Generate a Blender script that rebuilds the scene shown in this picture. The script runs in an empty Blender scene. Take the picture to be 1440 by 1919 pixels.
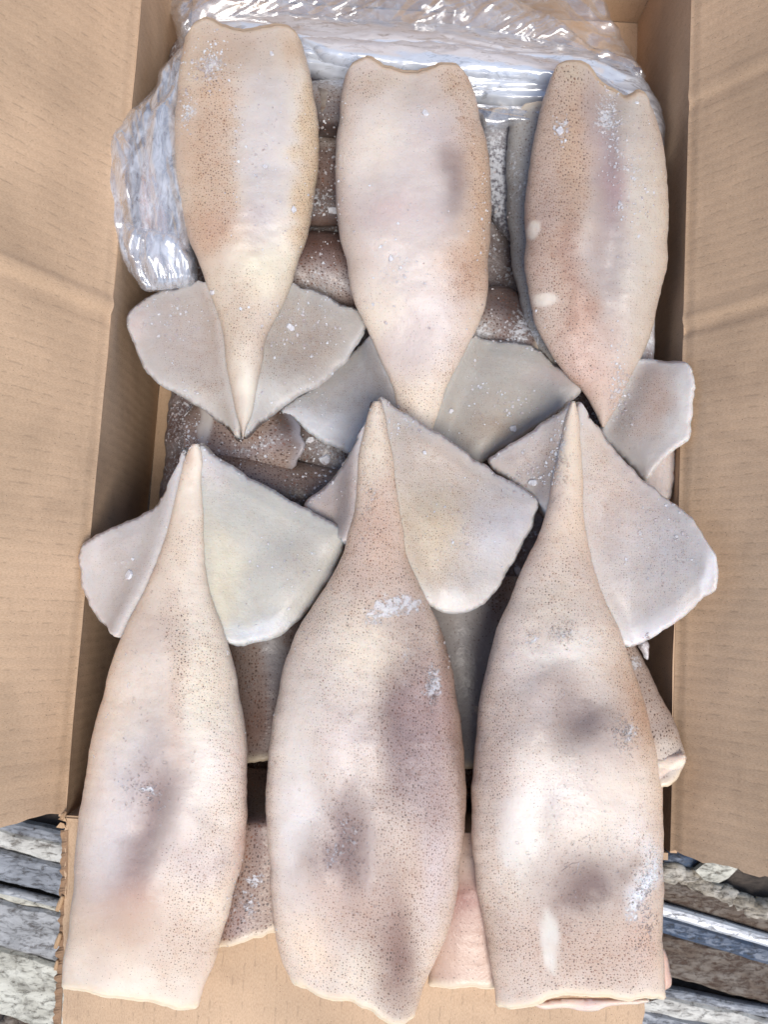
import bpy, bmesh, math, random
import numpy as np
from mathutils import Vector, Matrix, Euler
from mathutils.geometry import delaunay_2d_cdt

random.seed(7)
RNG = np.random.default_rng(11)
S = bpy.context.scene
COL = S.collection

# ------------------------------------------------------------------ camera
F_PX, CAM_H = 1710.0, 0.60
cam_d = bpy.data.cameras.new('camera')
cam = bpy.data.objects.new('camera', cam_d)
COL.objects.link(cam)
ROT = Matrix.Rotation(math.radians(6.1), 3, 'X') @ Matrix.Rotation(math.radians(3.4), 3, 'Z')
cam.matrix_world = Matrix.Translation((0, 0, CAM_H)) @ ROT.to_4x4()
cam_d.sensor_fit = 'VERTICAL'
cam_d.sensor_height = 24.0
cam_d.sensor_width = 24.0
cam_d.lens = 24.0 * F_PX / 1919.0
cam_d.clip_start = 0.01
cam_d.clip_end = 50
cam_d.dof.use_dof = True
cam_d.dof.focus_distance = 0.585
cam_d.dof.aperture_fstop = 7.0
S.camera = cam
S.render.resolution_x, S.render.resolution_y = 769, 1024

# ------------------------------------------------------------------ light
SUN_EL, SUN_AZ = math.radians(62), math.radians(160)      # azimuth from +y, clockwise
W = bpy.data.worlds.new('World')
S.world = W
W.use_nodes = True
wn = W.node_tree.nodes
sky = wn.new('ShaderNodeTexSky')
sky.sky_type = 'NISHITA'
sky.sun_disc = False
sky.sun_elevation = SUN_EL
sky.sun_rotation = SUN_AZ
wn['Background'].inputs[1].default_value = 0.14
W.node_tree.links.new(sky.outputs[0], wn['Background'].inputs[0])
sd = bpy.data.lights.new('sun', 'SUN')
sd.energy = 2.7
sd.angle = math.radians(30)
sd.color = (1.0, 0.945, 0.87)
sun = bpy.data.objects.new('sun', sd)
COL.objects.link(sun)
sdir = Vector((math.sin(SUN_AZ) * math.cos(SUN_EL), math.cos(SUN_AZ) * math.cos(SUN_EL), math.sin(SUN_EL)))
sun.rotation_euler = sdir.to_track_quat('Z', 'Y').to_euler()
sun.location = sdir * 2
S.view_settings.view_transform = 'Standard'
S.view_settings.look = 'None'
S.view_settings.exposure = 0.30
S.view_settings.gamma = 1.0
S.view_settings.use_curve_mapping = False
S.render.engine = 'CYCLES'
S.cycles.use_denoising = True
S.cycles.transparent_max_bounces = 16
S.cycles.max_bounces = 6
S.cycles.adaptive_threshold = 0.02

# ------------------------------------------------------------------ helpers
RM = np.array(ROT)


def at(p, z):
    """photo position (n,2) on height z (n or scalar) -> world points (n,3)"""
    p = np.atleast_2d(np.asarray(p, float))
    z = np.broadcast_to(np.asarray(z, float), (len(p),))
    loc = np.stack([(p[:, 0] - 720) / F_PX, (959.5 - p[:, 1]) / F_PX, -np.ones(len(p))], 1)
    d = loc @ RM.T
    t = (z - CAM_H) / d[:, 2]
    return np.array([0, 0, CAM_H]) + d * t[:, None]


def lin(c):
    c = np.asarray(c, float) / 255.0
    return np.where(c <= 0.04045, c / 12.92, ((c + 0.055) / 1.055) ** 2.4)


def hash2(i, j, seed):
    n = (i.astype(np.int64) * 374761393 + j.astype(np.int64) * 668265263 + seed * 1442695041) & 0x7fffffff
    n = ((n ^ (n >> 13)) * 1274126177) & 0x7fffffff
    return ((n ^ (n >> 16)) & 0xffff) / 65535.0


def vn(x, y, seed=0):
    """value noise -1..1"""
    xi, yi = np.floor(x), np.floor(y)
    fx, fy = x - xi, y - yi
    fx = fx * fx * (3 - 2 * fx)
    fy = fy * fy * (3 - 2 * fy)
    a, b = hash2(xi, yi, seed), hash2(xi + 1, yi, seed)
    c, d = hash2(xi, yi + 1, seed), hash2(xi + 1, yi + 1, seed)
    return 2 * ((a * (1 - fx) + b * fx) * (1 - fy) + (c * (1 - fx) + d * fx) * fy) - 1


def resample(pts, n, closed=False):
    """Catmull-Rom through pts, n points evenly by length"""
    p = np.asarray(pts, float)
    if closed:
        q = np.vstack([p[-1:], p, p[:2]])
    else:
        q = np.vstack([2 * p[0] - p[1], p, 2 * p[-1] - p[-2]])
    out = []
    for i in range(1, len(q) - 2):
        t = np.linspace(0, 1, 12, endpoint=False)[:, None]
        a, b, c, d = q[i - 1], q[i], q[i + 1], q[i + 2]
        out.append(.5 * ((2 * b) + (c - a) * t + (2 * a - 5 * b + 4 * c - d) * t ** 2 + (3 * b - a - 3 * c + d) * t ** 3))
    out = np.vstack(out + [q[-2][None]])
    s = np.concatenate([[0], np.cumsum(np.linalg.norm(np.diff(out, axis=0), axis=1))])
    u = np.linspace(0, s[-1], n, endpoint=not closed)
    return np.stack([np.interp(u, s, out[:, k]) for k in range(out.shape[1])], 1)


def prof(pairs, t):
    pairs = np.asarray(pairs, float)
    n = 200
    x = np.linspace(pairs[0, 0], pairs[-1, 0], n)
    y = np.interp(x, pairs[:, 0], pairs[:, 1])
    k = np.hanning(31)
    k /= k.sum()
    y = np.convolve(np.pad(y, 15, mode='edge'), k, 'valid')
    return np.interp(t, x, y)


def mesh_obj(name, V, F, mat, parent=None, smooth=True, attrs=None, uv=None, loc=None):
    """one mesh object; V world points; origin moved to parent's origin (or loc)"""
    V = np.asarray(V, float)
    if parent is not None:
        o0 = np.array(PLOC[parent.name])
    elif loc is not None:
        o0 = np.asarray(loc, float)
    else:
        o0 = np.array([(V[:, 0].min() + V[:, 0].max()) / 2, (V[:, 1].min() + V[:, 1].max()) / 2, V[:, 2].min()])
    me = bpy.data.meshes.new(name)
    me.from_pydata((V - o0).tolist(), [], [tuple(int(i) for i in f) for f in F])
    if smooth:
        me.polygons.foreach_set('use_smooth', [True] * len(me.polygons))
    if attrs:
        for k, a in attrs.items():
            a = np.asarray(a, np.float32)
            if a.ndim == 2:
                at_ = me.attributes.new(k, 'FLOAT_COLOR', 'POINT')
                at_.data.foreach_set('color', np.hstack([a, np.ones((len(a), 1), np.float32)]).ravel())
            else:
                at_ = me.attributes.new(k, 'FLOAT', 'POINT')
                at_.data.foreach_set('value', a.ravel())
    if uv is not None:
        ul = me.uv_layers.new(name='uv')
        li = np.zeros(len(me.loops), np.int32)
        me.loops.foreach_get('vertex_index', li)
        ul.data.foreach_set('uv', np.asarray(uv, np.float32)[li].ravel())
    me.materials.append(mat)
    o = bpy.data.objects.new(name, me)
    COL.objects.link(o)
    if parent is not None:
        o.parent = parent
    else:
        o.location = o0
        PLOC[o.name] = tuple(o0)
    return o


PLOC = {}


def thing(name, label, cat, loc, group=None, kind=None):
    o = bpy.data.objects.new(name, None)
    o.empty_display_size = 0.02
    COL.objects.link(o)
    o.location = loc
    PLOC[o.name] = tuple(loc)
    tag(o, label, cat, group, kind)
    return o


def tag(o, label=None, cat=None, group=None, kind=None):
    for k, v in (('label', label), ('category', cat), ('group', group), ('kind', kind)):
        if v:
            o[k] = v
    return o


# ------------------------------------------------------------------ materials
class NT:
    def __init__(self, name):
        self.m = bpy.data.materials.new(name)
        self.m.use_nodes = True
        self.t = self.m.node_tree
        self.p = self.t.nodes['Principled BSDF']
        self.out = self.t.nodes['Material Output']

    def n(self, kind, **kw):
        nd = self.t.nodes.new('ShaderNode' + kind)
        for k, v in kw.items():
            setattr(nd, k, v)
        return nd

    def l(self, a, b):
        self.t.links.new(a, b)

    def put(self, sock, v):
        if hasattr(v, 'is_output') or isinstance(v, bpy.types.NodeSocket):
            self.l(v, sock)
        else:
            sock.default_value = v

    def math(self, op, a, b=0.0, c=None, clamp=False):
        nd = self.n('Math', operation=op, use_clamp=clamp)
        self.put(nd.inputs[0], a)
        self.put(nd.inputs[1], b)
        if c is not None:
            self.put(nd.inputs[2], c)
        return nd.outputs[0]

    def ramp(self, v, a, b, lo=0.0, hi=1.0, smooth=True):
        nd = self.n('MapRange', interpolation_type='SMOOTHSTEP' if smooth else 'LINEAR')
        nd.clamp = True
        self.put(nd.inputs[0], v)
        self.put(nd.inputs[1], a)
        self.put(nd.inputs[2], b)
        self.put(nd.inputs[3], lo)
        self.put(nd.inputs[4], hi)
        return nd.outputs[0]

    def mix(self, f, a, b, mode='MIX'):
        nd = self.n('Mix', data_type='RGBA', blend_type=mode)
        nd.clamp_factor = True
        self.put(nd.inputs[0], f)
        for s, v in ((nd.inputs[6], a), (nd.inputs[7], b)):
            if isinstance(v, (tuple, list, np.ndarray)):
                v = tuple(float(q) for q in v)
                v = v if len(v) == 4 else (*v, 1)
            self.put(s, v)
        return nd.outputs[2]

    def noise(self, vec, scale, detail=3, rough=.5, dist=0.0, dims='3D'):
        nd = self.n('TexNoise', noise_dimensions=dims)
        self.l(vec, nd.inputs['Vector'])
        nd.inputs['Scale'].default_value = scale
        nd.inputs['Detail'].default_value = detail
        nd.inputs['Roughness'].default_value = rough
        nd.inputs['Distortion'].default_value = dist
        return nd.outputs[0]

    def voro(self, vec, scale, dims='2D', feature='F1', rnd=1.0):
        nd = self.n('TexVoronoi', voronoi_dimensions=dims, feature=feature)
        self.l(vec, nd.inputs['Vector'])
        nd.inputs['Scale'].default_value = scale
        nd.inputs['Randomness'].default_value = rnd
        return nd

    def mapping(self, vec, scale=(1, 1, 1), rot=(0, 0, 0), loc=(0, 0, 0)):
        nd = self.n('Mapping')
        self.l(vec, nd.inputs[0])
        nd.inputs[1].default_value = loc
        nd.inputs[2].default_value = rot
        nd.inputs[3].default_value = scale
        return nd.outputs[0]

    def attr(self, name):
        return self.n('Attribute', attribute_name=name)

    def bump(self, h, strength, dist, prev=None):
        nd = self.n('Bump')
        nd.inputs['Strength'].default_value = strength
        nd.inputs['Distance'].default_value = dist
        self.l(h, nd.inputs['Height'])
        if prev is not None:
            self.l(prev, nd.inputs['Normal'])
        return nd.outputs[0]

    def set(self, **kw):
        for k, v in kw.items():
            self.put(self.p.inputs[k.replace('_', ' ')], v)
        return self


def squid_material(name, spacing=.0030, dot=.21, sss=.35, wet=.42):
    m = NT(name)
    uv = m.n('UVMap', uv_map='uv').outputs[0]
    ob = m.n('TexCoord').outputs['Object']
    spot = m.attr('spot').outputs['Fac']
    frost = m.attr('frost').outputs['Fac']
    col = m.attr('tint').outputs['Color']
    # soft mottling of the skin
    mot = m.noise(ob, 90, 4, .6, .3)
    col = m.mix(m.ramp(mot, .38, .68, 0, .35), col, m.mix(1.0, col, (.90, .84, .80), 'MULTIPLY'))
    mot2 = m.noise(ob, 38, 3, .55, .4)
    col = m.mix(m.ramp(mot2, .5, .75, 0, .30), col, m.mix(1.0, col, (1.08, 1.05, .98), 'MULTIPLY'))
    # chromatophores: a coarse and a fine set of pigment dots
    uvw = m.n('VectorMath', operation='ADD')
    nz = m.n('TexNoise', noise_dimensions='2D')
    m.l(uv, nz.inputs['Vector'])
    nz.inputs['Scale'].default_value = 260
    vs = m.n('VectorMath', operation='MULTIPLY_ADD')
    m.l(nz.outputs['Color'], vs.inputs[0])
    vs.inputs[1].default_value = (.0011, .0011, 0)
    vs.inputs[2].default_value = (-.00055, -.00055, 0)
    m.l(uv, uvw.inputs[0])
    m.l(vs.outputs[0], uvw.inputs[1])
    uvd = uvw.outputs[0]
    patchy = m.ramp(m.noise(ob, 150, 2, .6), .3, .7, .7, 1.2)
    dens = m.math('MULTIPLY', spot, patchy)
    col = m.mix(m.ramp(dens, .1, 1.2, 0, .55), col, m.mix(1.0, col, (.92, .84, .76), 'MULTIPLY'))
    smear = m.math('MULTIPLY', m.ramp(m.noise(ob, 210, 4, .65, .6), .54, .70), m.ramp(dens, .2, 1.2, 0, .5))
    col = m.mix(smear, col, m.mix(1.0, col, (.74, .58, .50), 'MULTIPLY'))
    for sc, base, wgt, dark in ((1 / spacing, dot, .86, (.060, .034, .025)), (1.7 / spacing, dot * .9, .5, (.13, .07, .045))):
        v = m.voro(m.mapping(uvd, (1.0, .82, 1), loc=(sc * .01, 0, 0)), sc, rnd=.74)
        sep = m.n('SeparateColor')
        m.l(v.outputs['Color'], sep.inputs[0])
        size = m.math('MULTIPLY', m.math('ADD', .6, m.math('MULTIPLY', m.math('POWER', sep.outputs[0], 2.0), .75)), base)
        size = m.math('MULTIPLY', size, m.ramp(dens, 0, 1.2, .5, 1.15, False))
        present = m.ramp(m.math('SUBTRACT', m.math('MULTIPLY', dens, 1.9), sep.outputs[1]), -.05, .15)
        d = m.ramp(m.math('SUBTRACT', size, v.outputs['Distance']), -.05, .06)
        d = m.math('MULTIPLY', d, present)
        d = m.math('MULTIPLY', d, m.ramp(dens, 0, .9, wgt * .55, wgt, False))
        dk = m.mix(m.ramp(sep.outputs[2], .4, 1.0), dark, (.17, .065, .035))
        col = m.mix(d, col, dk)
    # rime: fine white flecks, and thicker frosted areas where "frost" is high
    fl = m.noise(ob, 720, 2, .7)
    fmask = m.math('MULTIPLY', m.ramp(fl, .66, .74), m.ramp(frost, 0, 1, .25, 1))
    area = m.ramp(m.math('ADD', m.noise(ob, 330, 5, .72), m.math('MULTIPLY', frost, .34)), .66, .82)
    area = m.math('MULTIPLY', area, m.ramp(frost, .05, .5))
    fmask = m.math('MAXIMUM', fmask, m.math('MULTIPLY', area, .85))
    col = m.mix(m.math('MULTIPLY', fmask, .72), col, (.72, .74, .77))
    fine = m.noise(ob, 520, 4, .6)
    mid = m.noise(ob, 130, 3, .55)
    hsum = m.math('ADD', m.math('MULTIPLY', mid, .0005), m.math('MULTIPLY', fine, .00016))
    hsum = m.math('ADD', hsum, m.math('MULTIPLY', fmask, .0003))
    nb = m.bump(hsum, 1.0, 1.0)
    m.set(Base_Color=col, Roughness=m.math('ADD', m.math('MAXIMUM', m.ramp(mot2, .36, .64, wet * .82, wet * 1.15), m.math('MULTIPLY', fmask, .7)), m.math('MULTIPLY', fine, .12)), Normal=nb,
          Subsurface_Weight=sss, Subsurface_Radius=(.010, .006, .004), Subsurface_Scale=.6, Specular_IOR_Level=.42, Coat_Weight=.05, Coat_Roughness=.28)
    return m.m


def kraft_material(name, tone=(1, 1, 1), flute=1.0):
    m = NT(name)
    uv = m.n('UVMap', uv_map='uv').outputs[0]
    ob = m.n('TexCoord').outputs['Object']
    base = np.array((.58, .408, .268)) * np.array(tone)
    big = m.noise(ob, 9, 4, .55)
    col = m.mix(m.ramp(big, .3, .7), base * .84, base * 1.10)
    st = m.noise(m.mapping(ob, loc=(2, 5, 1)), 16, 5, .6, .5)
    col = m.mix(m.ramp(st, .56, .72, 0, .30), col, base * (.62, .60, .60))
    fib = m.noise(m.mapping(uv, (1, .35, 1)), 1500, 4, .65, dims='2D')
    col = m.mix(m.ramp(fib, .35, .7, 0, .8), col, m.mix(1.0, col, (.80, .76, .72), 'MULTIPLY'))
    # corrugation telegraphing through the liner: broken faint lines across the panel
    wv = m.n('TexWave', wave_type='BANDS', bands_direction='X', wave_profile='SIN')
    wob = m.n('VectorMath', operation='ADD')
    nz = m.n('TexNoise', noise_dimensions='2D')
    m.l(uv, nz.inputs['Vector'])
    nz.inputs['Scale'].default_value = 30
    sc = m.n('VectorMath', operation='SCALE')
    m.l(nz.outputs['Color'], sc.inputs[0])
    sc.inputs['Scale'].default_value = .0022
    m.l(uv, wob.inputs[0])
    m.l(sc.outputs[0], wob.inputs[1])
    m.l(wob.outputs[0], wv.inputs['Vector'])
    wv.inputs['Scale'].default_value = 44      # about 7 mm pitch
    line = m.ramp(wv.outputs[0], .86, 1.0)
    brk = m.ramp(m.noise(m.mapping(uv, (1.5, .45, 1), loc=(3, 1, 0)), 230, 3, .7, dims='2D'), .50, .64)
    dash = m.math('MULTIPLY', line, brk)
    col = m.mix(m.math('MULTIPLY', dash, .34 * flute), col, base * .40)
    sp = m.voro(uv, 260)
    spk = m.math('MULTIPLY', m.ramp(sp.outputs['Distance'], .10, .05), m.math('GREATER_THAN', m.noise(uv, 700, 1, .5, dims='2D'), .64))
    col = m.mix(m.math('MULTIPLY', spk, .75), col, (.10, .065, .04))
    grain = m.noise(uv, 2600, 2, .6, dims='2D')
    nb = m.bump(wv.outputs[0], .11 * flute, .0012)
    nb = m.bump(m.noise(ob, 26, 3, .5), .35, .004, nb)
    nb = m.bump(grain, .25, .0003, nb)
    m.set(Base_Color=col, Roughness=.86, Normal=nb, Specular_IOR_Level=.25)
    return m.m


def weathered(name, c1, c2, grime=(.06, .045, .035), amount=.5, metal=0.0, rough=.55, cracks=0.0):
    m = NT(name)
    ob = m.n('TexCoord').outputs['Object']
    n1 = m.noise(m.mapping(ob, (1, 2.2, 1)), 42, 6, .65, .4)
    col = m.mix(m.ramp(n1, .35, .65), c1, c2)
    n2 = m.noise(m.mapping(ob, (1.2, 3, 1), loc=(4, 2, 1)), 95, 6, .75, .6)
    g = m.ramp(n2, .62 - .25 * amount, .80 - .25 * amount)
    col = m.mix(m.math('MULTIPLY', g, .85), col, grime)
    n3 = m.noise(ob, 420, 3, .7)
    col = m.mix(m.ramp(n3, .60, .72, 0, .6), col, tuple(np.array(grime) * 1.5))
    hgt = m.math('SUBTRACT', n1, g)
    if cracks:
        v = m.voro(m.mapping(ob, (1, 1.6, 1)), 34, dims='3D', feature='DISTANCE_TO_EDGE')
        wob = m.math('ADD', v.outputs['Distance'], m.math('MULTIPLY', m.math('SUBTRACT', m.noise(ob, 160, 3, .7), .45), .35))
        c = m.math('MULTIPLY', m.math('MULTIPLY', m.ramp(wob, .075, .055), cracks), m.ramp(m.noise(m.mapping(ob, loc=(7, 3, 0)), 24, 3, .6), .50, .60))
        col = m.mix(c, col, (.05, .035, .025))
        hgt = m.math('SUBTRACT', hgt, c)
    m.set(Base_Color=col, Roughness=m.ramp(g, 0, 1, rough, .9), Metallic=metal, Normal=m.bump(hgt, .5, .002))
    return m.m


def film_material(name, cloud=.16, tint=(.86, .90, .97), st=(1, 2, 1), bs=.5):
    m = NT(name)
    ob = m.n('TexCoord').outputs['Object']
    tr = m.n('BsdfTransparent')
    tr.inputs[0].default_value = (.97, .98, 1, 1)
    nb = m.bump(m.noise(m.mapping(ob, st), 26, 2, .5, .4), bs, .006)
    gl = m.n('BsdfGlossy')
    gl.inputs['Color'].default_value = (1, 1, 1, 1)
    gl.inputs['Roughness'].default_value = .15
    m.l(nb, gl.inputs['Normal'])
    df = m.n('BsdfDiffuse')
    df.inputs[0].default_value = (*tint, 1)
    tl = m.n('BsdfTranslucent')
    tl.inputs[0].default_value = (*tint, 1)
    for q in (df, tl):
        m.l(nb, q.inputs['Normal'])
    dt = m.n('MixShader')
    dt.inputs[0].default_value = .4
    m.l(df.outputs[0], dt.inputs[1])
    m.l(tl.outputs[0], dt.inputs[2])
    a = m.n('MixShader')
    cl = m.ramp(m.noise(m.mapping(ob, (st[0] * 1.2, st[1] * 2, 1)), 60, 5, .6, .8), .3, .75, cloud * .35, cloud * 1.7)
    m.l(cl, a.inputs[0])
    m.l(tr.outputs[0], a.inputs[1])
    m.l(dt.outputs[0], a.inputs[2])
    b = m.n('MixShader')
    lw = m.n('LayerWeight')
    lw.inputs[0].default_value = .32
    m.l(nb, lw.inputs['Normal'])
    m.l(m.ramp(lw.outputs['Facing'], .0, 1.0, .13, .75, False), b.inputs[0])
    m.l(a.outputs[0], b.inputs[1])
    m.l(gl.outputs[0], b.inputs[2])
    m.l(b.outputs[0], m.out.inputs[0])
    return m.m


def ice_material(name, c1=(.30, .31, .35), c2=(.78, .81, .85), rough=.28):
    m = NT(name)
    ob = m.n('TexCoord').outputs['Object']
    n1 = m.noise(ob, 60, 5, .65, .5)
    n2 = m.noise(ob, 420, 5, .75, .4)
    col = m.mix(m.ramp(n1, .35, .65), c1, tuple(np.array(c1) * (.55, .42, .38)))
    w = m.ramp(m.math('ADD', n2, m.math('MULTIPLY', n1, .25)), .66, .80)
    col = m.mix(w, col, c2)
    nb = m.bump(n1, .6, .006)
    nb = m.bump(n2, .5, .0012, nb)
    m.set(Base_Color=col, Roughness=m.ramp(w, 0, 1, rough, .75), Normal=nb, Subsurface_Weight=.2,
          Subsurface_Radius=(.006, .006, .007), Subsurface_Scale=.5)
    return m.m


M_SQ = squid_material('squid_skin', spacing=.00178, dot=.185)
M_FIN = squid_material('squid_fin_skin', spacing=.0014, dot=.155, sss=.6)
M_UNDER = squid_material('frozen_squid_skin', spacing=.0022, dot=.23, sss=0.0, wet=.30)
M_KRAFT = kraft_material('kraft_liner')
M_KRAFT_IN = kraft_material('kraft_liner_inside', (1, 1, 1), .7)
M_TORN = kraft_material('torn_kraft', (.95, .9, .82), 0)
M_FLUTE = kraft_material('fluting_paper', (.62, .55, .5), 0)
M_FILM = film_material('plastic_film', .26, (.86, .89, .94), (1, 1, 1), .25)
M_FILM2 = film_material('plastic_film_cloudy', 1.3, (.84, .89, .97))
M_FILM3 = film_material('plastic_film_folded', .46, (.86, .90, .97), (3, .6, 1), .4)
M_ICE = ice_material('frozen_ice', (.24, .20, .19), (.58, .61, .66))
M_FLAKE = ice_material('ice_flake', (.72, .74, .77), (.90, .92, .95), .3)
M_DIRT = weathered('dark_dirt', (.035, .028, .024), (.09, .07, .055), amount=.4, rough=.9)
M_WHITE = weathered('worn_white_paint', (.66, .64, .58), (.42, .40, .36), (.10, .075, .055), .5, cracks=.0)
M_CREAM = weathered('cracked_cream_paint', (.62, .60, .51), (.42, .40, .33), (.09, .07, .05), .5, cracks=.3)
M_STEEL = weathered('scuffed_blue_steel', (.33, .345, .37), (.20, .21, .23), (.07, .06, .055), .55, .1, .5)
M_BLUE = weathered('dull_blue_steel', (.055, .085, .14), (.10, .12, .16), (.05, .045, .04), .5, .1, .5)
M_SILVER = weathered('bright_aluminium', (.62, .63, .65), (.46, .47, .49), (.16, .13, .11), .35, .25, .42)
M_RUST = weathered('rusty_plate', (.12, .085, .06), (.20, .17, .14), (.06, .03, .018), .7, .0, .8)
M_GREY = weathered('grey_painted_board', (.42, .42, .42), (.28, .28, .28), (.09, .075, .065), .55)
M_STONE = weathered('pale_crusty_mortar', (.55, .51, .44), (.30, .26, .20), (.05, .04, .03), .65, rough=.9)


# ------------------------------------------------------------------ painting squid skin by place
def blob(px, b):
    cx, cy, rx, ry, ang, k = b
    a = math.radians(ang)
    dx, dy = px[:, 0] - cx, px[:, 1] - cy
    u = (dx * math.cos(a) + dy * math.sin(a)) / rx
    v = (-dx * math.sin(a) + dy * math.cos(a)) / ry
    return np.exp(-((u * u + v * v) ** k))


def paint(px, base, tints=(), spots=(), spot0=.3, frosts=(), frost0=.2, seed=0, broad=0.0, grey=0.0, gain=1.08):
    """tints: (cx,cy,rx,ry,ang,k,(rgb),strength); spots: (cx,cy,rx,ry,ang,k,target,strength)"""
    wob = np.stack([vn(px[:, 0] / 26, px[:, 1] / 26, seed + 3), vn(px[:, 0] / 26, px[:, 1] / 26, seed + 4)], 1) * 7
    wob += np.stack([vn(px[:, 0] / 9, px[:, 1] / 9, seed + 5), vn(px[:, 0] / 9, px[:, 1] / 9, seed + 6)], 1) * 2.5
    q = px + wob + np.stack([vn(px[:, 0] / 75, px[:, 1] / 95, seed + 13), vn(px[:, 0] / 75, px[:, 1] / 95, seed + 14)], 1) * 20
    hard = px + wob * .5
    grow = lambda t: (t[0], t[1], t[2] * 1.3, t[3] * 1.25, t[4], t[5]) if t[5] == 1 else t[:6]
    c = np.tile(lin(base), (len(px), 1))
    if broad:  # broad random cream and mauve tones, standing in for soft body shading
        b1 = vn(px[:, 0] / 95, px[:, 1] / 130, seed + 31) + .5 * vn(px[:, 0] / 48, px[:, 1] / 62, seed + 32)
        up, dn = np.clip(b1, 0, 1)[:, None] * .45 * broad, np.clip(-b1, 0, 1)[:, None] * .5 * broad
        c = c * (1 - up) + lin((240, 227, 205)) * up
        c = c * (1 - dn) + lin((188, 166, 156)) * dn
    for t in tints:  # pigment patches; on the top bodies they carry some soft shading too
        w = blob(hard if t[5] >= 3 else q, grow(t))[:, None] * t[7]
        c = c * (1 - w) + lin(t[6]) * w
    s = np.full(len(px), float(spot0))
    for t in spots:
        w = blob(hard if t[5] >= 3 else q, t[:6]) * t[7]
        s = s * (1 - w) + t[6] * w
    f = np.full(len(px), float(frost0))
    for t in frosts:
        w = blob(q, t[:6]) * t[7]
        f = np.maximum(f, w * t[6])
    g = c.mean(1, keepdims=True)
    c = g * np.array([[1.045, .995, .93]]) * .22 + c * .78
    if grey:
        g = c.mean(1, keepdims=True)
        c = c * (1 - grey) + g * np.array([[1.03, .99, .98]]) * grey
    return {'tint': np.clip(c * gain, 0, .92), 'spot': s, 'frost': f}


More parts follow.
